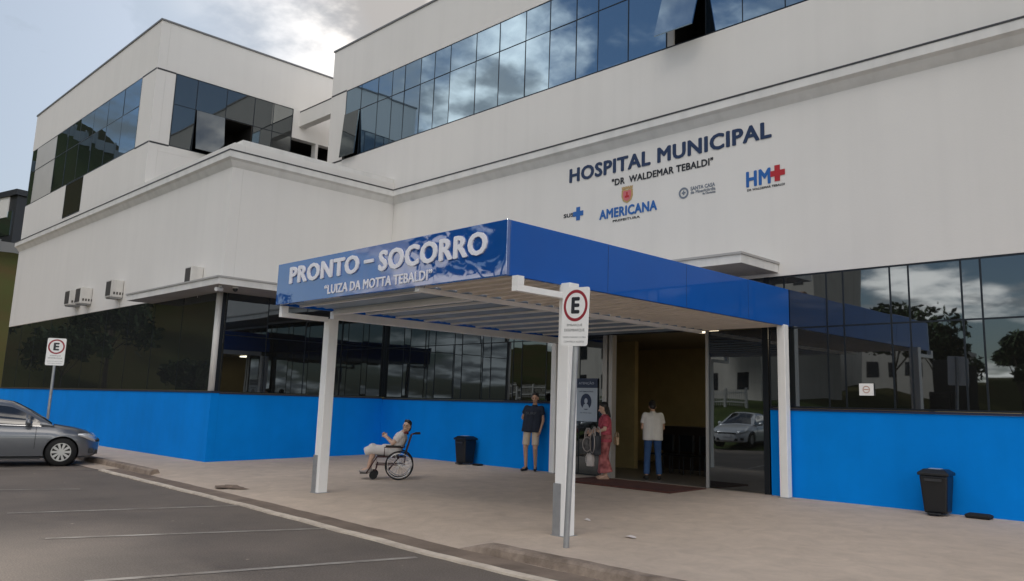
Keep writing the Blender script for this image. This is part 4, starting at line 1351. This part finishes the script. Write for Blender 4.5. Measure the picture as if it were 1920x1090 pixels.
shoes(J, MATS['black_shoe'], t); hair_on(J, HAIR, t)

# woman in red patterned clothes with bags
J = stand(1.66, head=V(0, -.045, 1.60), face=V(0, -.95, -.25).normalized(), headup=V(0, -.25, .95).normalized(), elR=V(-.235, -.06, 1.14), wrR=V(-.16, -.27, 1.08), elL=V(.235, -.04, 1.13), wrL=V(.17, -.26, 1.05),
          knL=V(.1, -.04, .5), knR=V(-.1, .0, .5), anL=V(.11, .02, .085))
t = person('woman in red patterned dress carrying bags beside the doorway', J, (-11.60, 14.06, .0), R(-42), SKIN2)
REDF = mat('red_patterned_cloth', (.50, .09, .13), .85, col2=(.24, .03, .045), vscale=12, detail=2)
shirt(J, REDF, t, 'blouse', .8, .10, .024, .015)
trousers(J, mat('red_brown_skirt', (.46, .15, .15), .85, col2=(.12, .02, .022), vscale=8, detail=1), t, 'loose_trousers', 1.82, .045, .05)
shoes(J, mat('tan_sandal', (.35, .22, .16), .7), t); hair_on(J, HAIR, t, .20)


def bag(name, label, loc, rz, w, d, h, m, strap, m2, r=.012):
    t = thing(name, label, 'bag', loc, rz)
    b = MB(); b.ball((0, 0, 0), (w/2, d/2, h/2), 16, 12); b.box(-w*.4, w*.4, -d*.36, d*.36, -h*.5, h*.32)
    baked(b, 'bag_body', m, t, voxel=.012, smooth=4)
    for s in (-1, 1):
        MB().tube([(-w*.30, s*d*.3, h*.25), (-w*.26, s*d*.3, h*.4+strap*.6), (-w*.1, s*d*.2, h*.4+strap), (w*.1, s*d*.2, h*.4+strap), (w*.26, s*d*.3, h*.4+strap*.6), (w*.30, s*d*.3, h*.25)], r, 8).build('strap', m2, t, smooth=True)
    MB().tube([(w*.46*math.cos(a), -d*.44, h*.42*math.sin(a)) for a in [2*math.pi*i/24 for i in range(24)]], r*.8, 6, closed=True).build('piping', m2, t, smooth=True)
    return t


PALE = mat('pale_canvas', (.36, .32, .30), .8)
bag('backpack', 'black rucksack with pale piping hanging before the woman in red', (-11.56, 13.72, .78), R(-30), .30, .20, .50, mat('black_nylon', (.018, .020, .028), .6, var=.3, vscale=10), .14, PALE, .014)
bag('handbag', 'grey and black handbag held by the woman in red, on its left', (-11.86, 13.80, .74), R(20), .22, .14, .36, mat('grey_pattern_bag', (.16, .15, .15), .7, col2=(.02, .02, .02), vscale=14), .20, PALE)
bag('shoulder_purse', 'small tan purse at the hip of the woman in red', (-11.30, 14.10, .84), R(-20), .15, .09, .19, mat('tan_leather', (.36, .26, .16), .5), .10, mat('tan_leather', (.36, .26, .16), .5), .008)
bag('carrier_bag', 'pale plastic carrier bag hanging low before the woman in red', (-11.80, 13.82, .42), R(10), .20, .13, .30, mat('pale_plastic', (.55, .50, .48), .4), .10, mat('pale_plastic', (.55, .50, .48), .4), .007)

# wheelchair and its user (local: faces -Y)
WC = (-14.45, 10.52, -.06)
WROT = math.atan2(-.60, .80)*1.0
WROT = R(-37)
SEATM = mat('black_vinyl', (.012, .012, .013), .5)
TUBEM = mat('dark_red_tube', (.06, .018, .018), .4, .4)
t = thing('wheelchair', 'black folding wheelchair with grey hand rims and a person in it', 'wheelchair', WC, WROT)
for s in (-1, 1):
    x = s*.29; c = V(x, .12, .295)
    circ = lambda r, xx: [(xx, c.y+r*math.cos(a), c.z+r*math.sin(a)) for a in [2*math.pi*i/40 for i in range(40)]]
    w = MB().tube(circ(.283, x), .014, 8, closed=True).build('rear_wheel', RUBBER, t, smooth=True)
    MB().tube(circ(.245, x+s*.035), .009, 8, closed=True).build('hand_rim', CHROME, w, smooth=True)
    m = MB(); m.cone((x-.03, c.y, c.z), (x+.03, c.y, c.z), .03, .03, 14)
    for k in range(16):
        a = 2*math.pi*k/16; m.cone((x, c.y, c.z), (x, c.y+.275*math.cos(a), c.z+.275*math.sin(a)), .0025, .0025, 5)
    m.build('spokes', CHROME, w)
    f = V(s*.22, -.40, .09); m = MB(); m.cone((f.x-.018, f.y, f.z), (f.x+.018, f.y, f.z), .085, .085, 20)
    cw = m.build('caster', RUBBER, t); MB().tube([(f.x, f.y+.0, f.z+.02), (f.x, f.y+.04, .2), (f.x, f.y+.06, .33)], .012, 8).build('fork', TUBEM, cw)
    m = MB(); m.tube([(s*.23, .22, .30), (s*.23, .24, .52), (s*.23, .35, .93), (s*.23, .42, .95)], .012, 8); m.tube([(s*.23, .22, .30), (s*.23, -.36, .30), (s*.23, -.36, .46), (s*.23, .22, .46)], .012, 8)
    m.tube([(s*.24, -.2, .46), (s*.24, -.2, .66), (s*.24, .22, .66)], .011, 8); m.tube([(s*.23, -.36, .44), (s*.21, -.55, .12)], .012, 8)
    m.build('side_frame', TUBEM, t, smooth=True)
    m = MB(); m.box(s*.24-.03, s*.24+.03, -.18, .14, .665, .70); m.build('armrest', SEATM, t, bevel=.01)
    m = MB(); m.box(s*.12-.08, s*.12+.08, -.68, -.52, .11, .13); m.build('footrest', SEATM, t)
    m = MB(); m.cone((s*.23, .42, .95), (s*.23, .53, .955), .018, .018, 10); m.build('push_handle', RUBBER, t)
m = MB(); m.box(-.22, .22, -.34, .20, .45, .475); m.build('seat', SEATM, t, bevel=.01)
m = MB(); m.prism([(.20, .48), (.225, .48), (.345, .92), (.32, .92)], lambda u, v, q: (q, u, v), -.22, .22); m.build('backrest', SEATM, t)
m = MB(); m.tube([(-.22, -.1, .18), (.22, .1, .44)], .012, 8); m.tube([(.22, -.1, .18), (-.22, .1, .44)], .012, 8); m.build('cross_brace', TUBEM, t)
J = dict(pelvis=V(0, .0, .58), chest=V(.03, .12, .84), neck=V(.07, .19, .985), head=V(.11, .235, 1.10), shL=V(.215, .13, .92), shR=V(-.14, .15, .94),
         elL=V(.26, -.04, .74), elR=V(-.24, -.05, .74), wrL=V(.10, -.18, .86), wrR=V(-.06, -.19, .88), palmL=V(-1, 0, 0), palmR=V(1, 0, 0),
         hipL=V(.09, -.02, .56), hipR=V(-.09, -.02, .56), knL=V(.13, -.44, .60), knR=V(-.13, -.44, .60), anL=V(.13, -.52, .20), anR=V(-.13, -.50, .20), toL=V(.14, -.66, .17), toR=V(-.14, -.64, .17),
         face=V(.86, -.36, .08).normalized(), headup=V(.12, .22, 1).normalized())
t = person('seated person in white clothes and red scarf using the wheelchair', J, WC, WROT, SKIN2)
WCL = mat('white_linen', (.62, .58, .56), .85, var=.06, vscale=9)
shirt(J, WCL, t, 'blouse', .7, .02, .024)
b = MB()
for s in 'LR':
    b.cap(J['hip'+s], J['kn'+s], .115, .095, 14)
    b.cone(J['kn'+s]+V(0, .03, .02), J['kn'+s]+V(0, -.17, -.05), .10, .085, 14)
b.cap(J['pelvis'], J['pelvis']+V(0, -.2, .02), .13, .12)
b.cap(J['knL']+V(0, -.02, .03), J['knR']+V(0, -.02, .03), .095, .095)
baked(b, 'skirt', WCL, t, voxel=.012, smooth=4)
b = MB(); nk = J['neck']; b.tube([(nk.x+.085*math.cos(a), nk.y+.07*math.sin(a), nk.z-.03+.015*math.sin(2*a)) for a in [2*math.pi*i/20 for i in range(20)]], .024, 8, closed=True)
b.cap(nk+V(-.02, -.09, -.05), nk+V(-.03, -.15, -.22), .03, .045)
b.build('scarf', mat('dark_red_scarf', (.16, .03, .035), .9, var=.4, vscale=30), t, smooth=True)
shoes(J, PALE, t); hair_on(J, HAIR, t, .12)

# ------------------------------------------------------------------ beyond the car park (left edge, and what the glass mirrors)
BARK = mat('bark', (.07, .05, .035), .9, var=.3, vscale=8)
LEAF = mat('leaf', (.045, .075, .02), .7, col2=(.02, .035, .01), vscale=.9)


def tree(label, loc, h, cr, seed, n=1500, leaf=.32):
    rn = random.Random(seed)
    t = thing('tree', label, 'tree', loc, 0, 'trees beyond the car park')
    m = MB(); th = h*.42; tips = []
    m.cone((0, 0, -.4), (0, 0, th), .05*h*.45, .03*h*.45, 10)
    for k in range(6):
        a = 2*math.pi*k/6+rn.uniform(-.4, .4); L = cr*rn.uniform(.5, .85); z = th+h*rn.uniform(.12, .42)
        p = V(0, 0, th*rn.uniform(.75, 1)); q = V(L*math.cos(a), L*math.sin(a), z)
        m.cone(p, p.lerp(q, .5)+V(0, 0, .2), .022*h*.4, .014*h*.4, 7); m.cone(p.lerp(q, .5)+V(0, 0, .2), q, .014*h*.4, .005*h*.4, 6); tips.append(q)
    tips += [V(rn.uniform(-.3, .3)*cr, rn.uniform(-.3, .3)*cr, h*rn.uniform(.75, .9)) for _ in range(4)]
    m.build('trunk', BARK, t)
    c = MB(); v = []; f = []
    for i in range(n):
        p = rn.choice(tips); r = cr*.42
        d = V(rn.gauss(0, 1), rn.gauss(0, 1), rn.gauss(0, .75)).normalized()*r*rn.random()**.4
        q = p+d; s = leaf*rn.uniform(.5, 1.2)
        a = V(rn.gauss(0, 1), rn.gauss(0, 1), rn.gauss(0, 1)).normalized(); b = a.orthogonal().normalized()
        o = len(v); v += [q-a*s, q+b*s*.5, q+a*s, q-b*s*.5]; f.append((o, o+1, o+2, o+3))
    c.add(v, f); c.build('crown', LEAF, t)
    return t


HOUSEW = mat('house_render', (.42, .39, .35), .85, var=.08, vscale=.6, streak=.15)
HWIN = mat('house_window', (.02, .022, .026), .15)
TILE = mat('roof_tile', (.22, .12, .08), .85, var=.2, vscale=3)


def house(label, loc, rz, w, d, h, cols, rows, roof=True, wall=None, group='houses across the car park'):
    t = thing('house', label, 'house', loc, rz, group)
    MB().box(-w/2, w/2, -d/2, d/2, -3, h).build('wall', wall or HOUSEW, t)
    if roof:
        m = MB(); v = [(-w/2-.3, -d/2-.4, h+.003), (w/2+.3, -d/2-.4, h+.003), (w/2+.3, d/2+.4, h+.003), (-w/2-.3, d/2+.4, h+.003), (-w/2-.3, 0, h+d*.28), (w/2+.3, 0, h+d*.28)]
        m.add(v, [(0, 1, 5, 4), (2, 3, 4, 5), (0, 4, 3), (1, 2, 5), (0, 3, 2, 1)]); m.build('roof', TILE, t)
    else:
        MB().box(-w/2-.15, w/2+.15, -d/2-.15, d/2+.15, h+.003, h+.4).build('roof', SOFFIT, t)
    for s in (1, -1):
        for i in range(cols):
            for j in range(rows):
                x = -w/2+w*(i+.5)/cols; z = h*(j+.45)/rows
                m = MB(); m.box(x-.5, x+.5, s*d/2-.02 if s > 0 else -d/2-.02, s*d/2+.02 if s > 0 else -d/2+.02, z-.55, z+.65)
                m.build('window', HWIN, t)
    return t


FENCEP = mat('old_white_paint', (.42, .41, .39), .8, var=.1)


MATTE = mat('matte_black', (.012, .012, .013), .9, spec=.1)


def back():
    # row of parked cars on the road beyond the grass bank, noses to the hospital
    rows = [(-17.3, -5.9, 'silver saloon car facing the hospital across the grass', WHITEP), (-20.3, -6.2, 'second silver car in the row across the grass', WHITEP), (-25.5, -6.0, 'black car in the row across the grass', BLACKC), (-30, -6.4, 'grey car in the row across the grass', GREYP), (-12.5, -6.0, 'black car near the middle of the row across the grass', BLACKC), (-7.5, -6.1, 'silver car near the right of the row across the grass', WHITEP)]
    for x, y, l, p in rows: car_copy((x, y, hgt(x, y)+.06), R(-8), l, p)
    m = MB()
    # fence
    t = thing('picket_fence', 'white picket fence at the top of the grass bank', 'fence', (0, 0, 0))
    for i in range(17):
        x = -52+1.6*i; y = -17; z = hgt(x, y)
        MB().box(x-.06, x+.06, y-.06, y+.06, z-.3, z+1.3).build('fence_post', FENCEP, t)
    m = MB()
    for i in range(16):
        x = -52+1.6*i; z = hgt(x, -17)
        for q in (.35, .95): m.box(x+.06, x+1.54, -17.03, -16.97, z+q, z+q+.08)
        for q in range(9): m.box(x+.12+q*.16, x+.16+q*.16, -17.05, -17.032, z+.15, z+1.2)
    m.build('fence_rail', FENCEP, t)
    house('long low beige house behind the white fence', (-37, -27, hgt(-37, -27)), R(8), 20, 9, 5.0, 7, 2)
    house('beige flat roofed house behind the trees', (-25, -42, hgt(-25, -42)), R(-6), 7, 7, 3.4, 4, 1, False)
    house('narrow grey house to the right of the trees', (-28.5, -52, hgt(-28.5, -52)), R(4), 6, 7, 3.2, 3, 1, False)
    t = house('tall beige apartment block of nine floors with dark windows', (-44.6, -52, hgt(-44, -52)), R(0), 17, 12, 30, 6, 10, False)
    t.name = 'apartment_block'; t['category'] = 'apartment block'; del t['group']
    tree('leafy tree before the apartment block', (-21.9, -30, hgt(-22, -30)), 7.6, 3.6, 1)
    tree('tall open tree beside the beige house', (-19.4, -31, hgt(-19.8, -31)), 6.8, 2.4, 2)
    tree('round headed tree far to the right of the fence', (-15.7, -36, hgt(-15.7, -36)), 7.4, 1.7, 3)
    for q, (x, y, hh, c, l) in enumerate(((-50, 4.5, 4.2, 2.2, 'low bushy tree at the left end of the car park road'), (-54, 1.0, 5.5, 2.8, 'mid sized bushy tree on the slope left of the car'), (-57, 6.0, 4.5, 2.4, 'small round tree above the low bushy tree on the slope'), (-63, -2.0, 6.5, 3.2, 'dense tree halfway up the slope left of the car'), (-49, -2.5, 3.2, 1.8, 'shrubby young tree by the pale retaining wall'))):
        tree(l, (x, y, hgt(x, y)), hh, c, 20+q, 1300)
    t = thing('retaining_wall', 'low pale retaining wall at the foot of the grassy slope', 'wall', (0, 0, 0))
    for y0, y1, hh in ((-8, -2.2, 1.0), (-1.8, 1.6, .85), (3.2, 5.2, 1.05)): MB().box(-47.2, -46.9, y0, y1, -.3, hh+.1).build('wall_panel', HOUSEW, t)
    tree('broad dark tree at the foot of the hillside', (-50, -8, hgt(-50, -8)), 7.2, 3.6, 4, 1800)
    tree('dark bushy tree on the hillside behind the car', (-58, -14, hgt(-58, -14)), 5, 3.6, 5, 1800)
    tree('tall dark tree by the road left of the long low house', (-31, -15.5, hgt(-31, -15.5)), 13, 4.6, 6, 2400, .4)
    tree('slim hillside tree standing highest up the slope', (-66, -4, hgt(-66, -4)), 6, 3.2, 8, 1800)
    # black box lorry
    t = thing('box_lorry', 'black box lorry parked beside the houses', 'lorry', (-17.4, -27, hgt(-17.4, -27)), R(6))
    t.scale = (.62, .5, 1.05)
    MB().box(-1.2, 1.2, -2.5, 2.4, .7, 4.3).build('cargo_box', MATTE, t, bevel=.05)
    MB().box(-1.1, 1.1, 2.45, 4.1, .5, 2.4).build('cab', MATTE, t, bevel=.12)
    for y in (-1.6, 3.2):
        for s in (-1, 1): MB().cone((s*1.15, y, .45), (s*.85, y, .45), .45, .45, 24).build('wheel', RUBBER, t)
    MB().box(-.95, .95, 4.09, 4.12, 1.4, 2.15).build('windscreen', CARGL, t)
    # dark building on the hill at the left edge
    t = thing('hilltop_building', 'dark grey building on the hill behind the wing', 'building', (-112, 27.5, 17), R(12))
    MB().box(-14, 14, -10, 10, -8, 4.6).build('wall', mat('charcoal_cladding', (.025, .028, .034), .5), t)
    MB().box(-14.3, 14.3, -10.3, 10.3, 4.603, 5.2).build('roof', mat('charcoal_cladding', (.025, .028, .034), .5), t)
    for z in (.4,):
        for x in (-10, -3, 4, 11): MB().box(x-2.4, x+2.4, -10.06, -10.002, z, z+2.6).build('window', GL_UP, t)
    for z in (.4,):
        for y in (-6, 1, 7): MB().box(14.002, 14.06, y-2.2, y+2.2, z, z+2.6).build('window', GL_UP, t)
    MB().box(10.5, 12.5, -10.12, -10.002, 2.4, 4.6).build('white_panel', SIGNW, t)
    t = thing('retaining_fence', 'pale fence along the top of the grassy hillside', 'fence', (0, 0, 0))
    m = MB()
    for i in range(24):
        y = -12+2.2*i; x = -92; z = hgt(x, y); m.box(x-.06, x+.06, y-.06, y+.06, z-.4, z+1.5); m.box(x-.02, x+.02, y+.06, y+2.14, z+.2, z+1.3)
        m.build('panel', mat('fence_grey', (.20, .20, .20), .7), t); m = MB()


back()
# grass bank between the car park and the road behind
mb = MB(); v = []; xs = [-46+4*i for i in range(25)]; ys = [-4.5, -3.9, -5.0, -16.5, -22]
v = []
for y in (-4.4, -5.0, -9, -13, -17, -22):
    for x in xs: v.append((x, y, hgt(x, y)+.05))
n = len(xs)
mb.add(v, [(j*n+i, j*n+i+1, (j+1)*n+i+1, (j+1)*n+i) for j in range(5) for i in range(n-1)])
o = mb.build('grass_bank', GRASS, smooth=True); o['kind'] = 'structure'
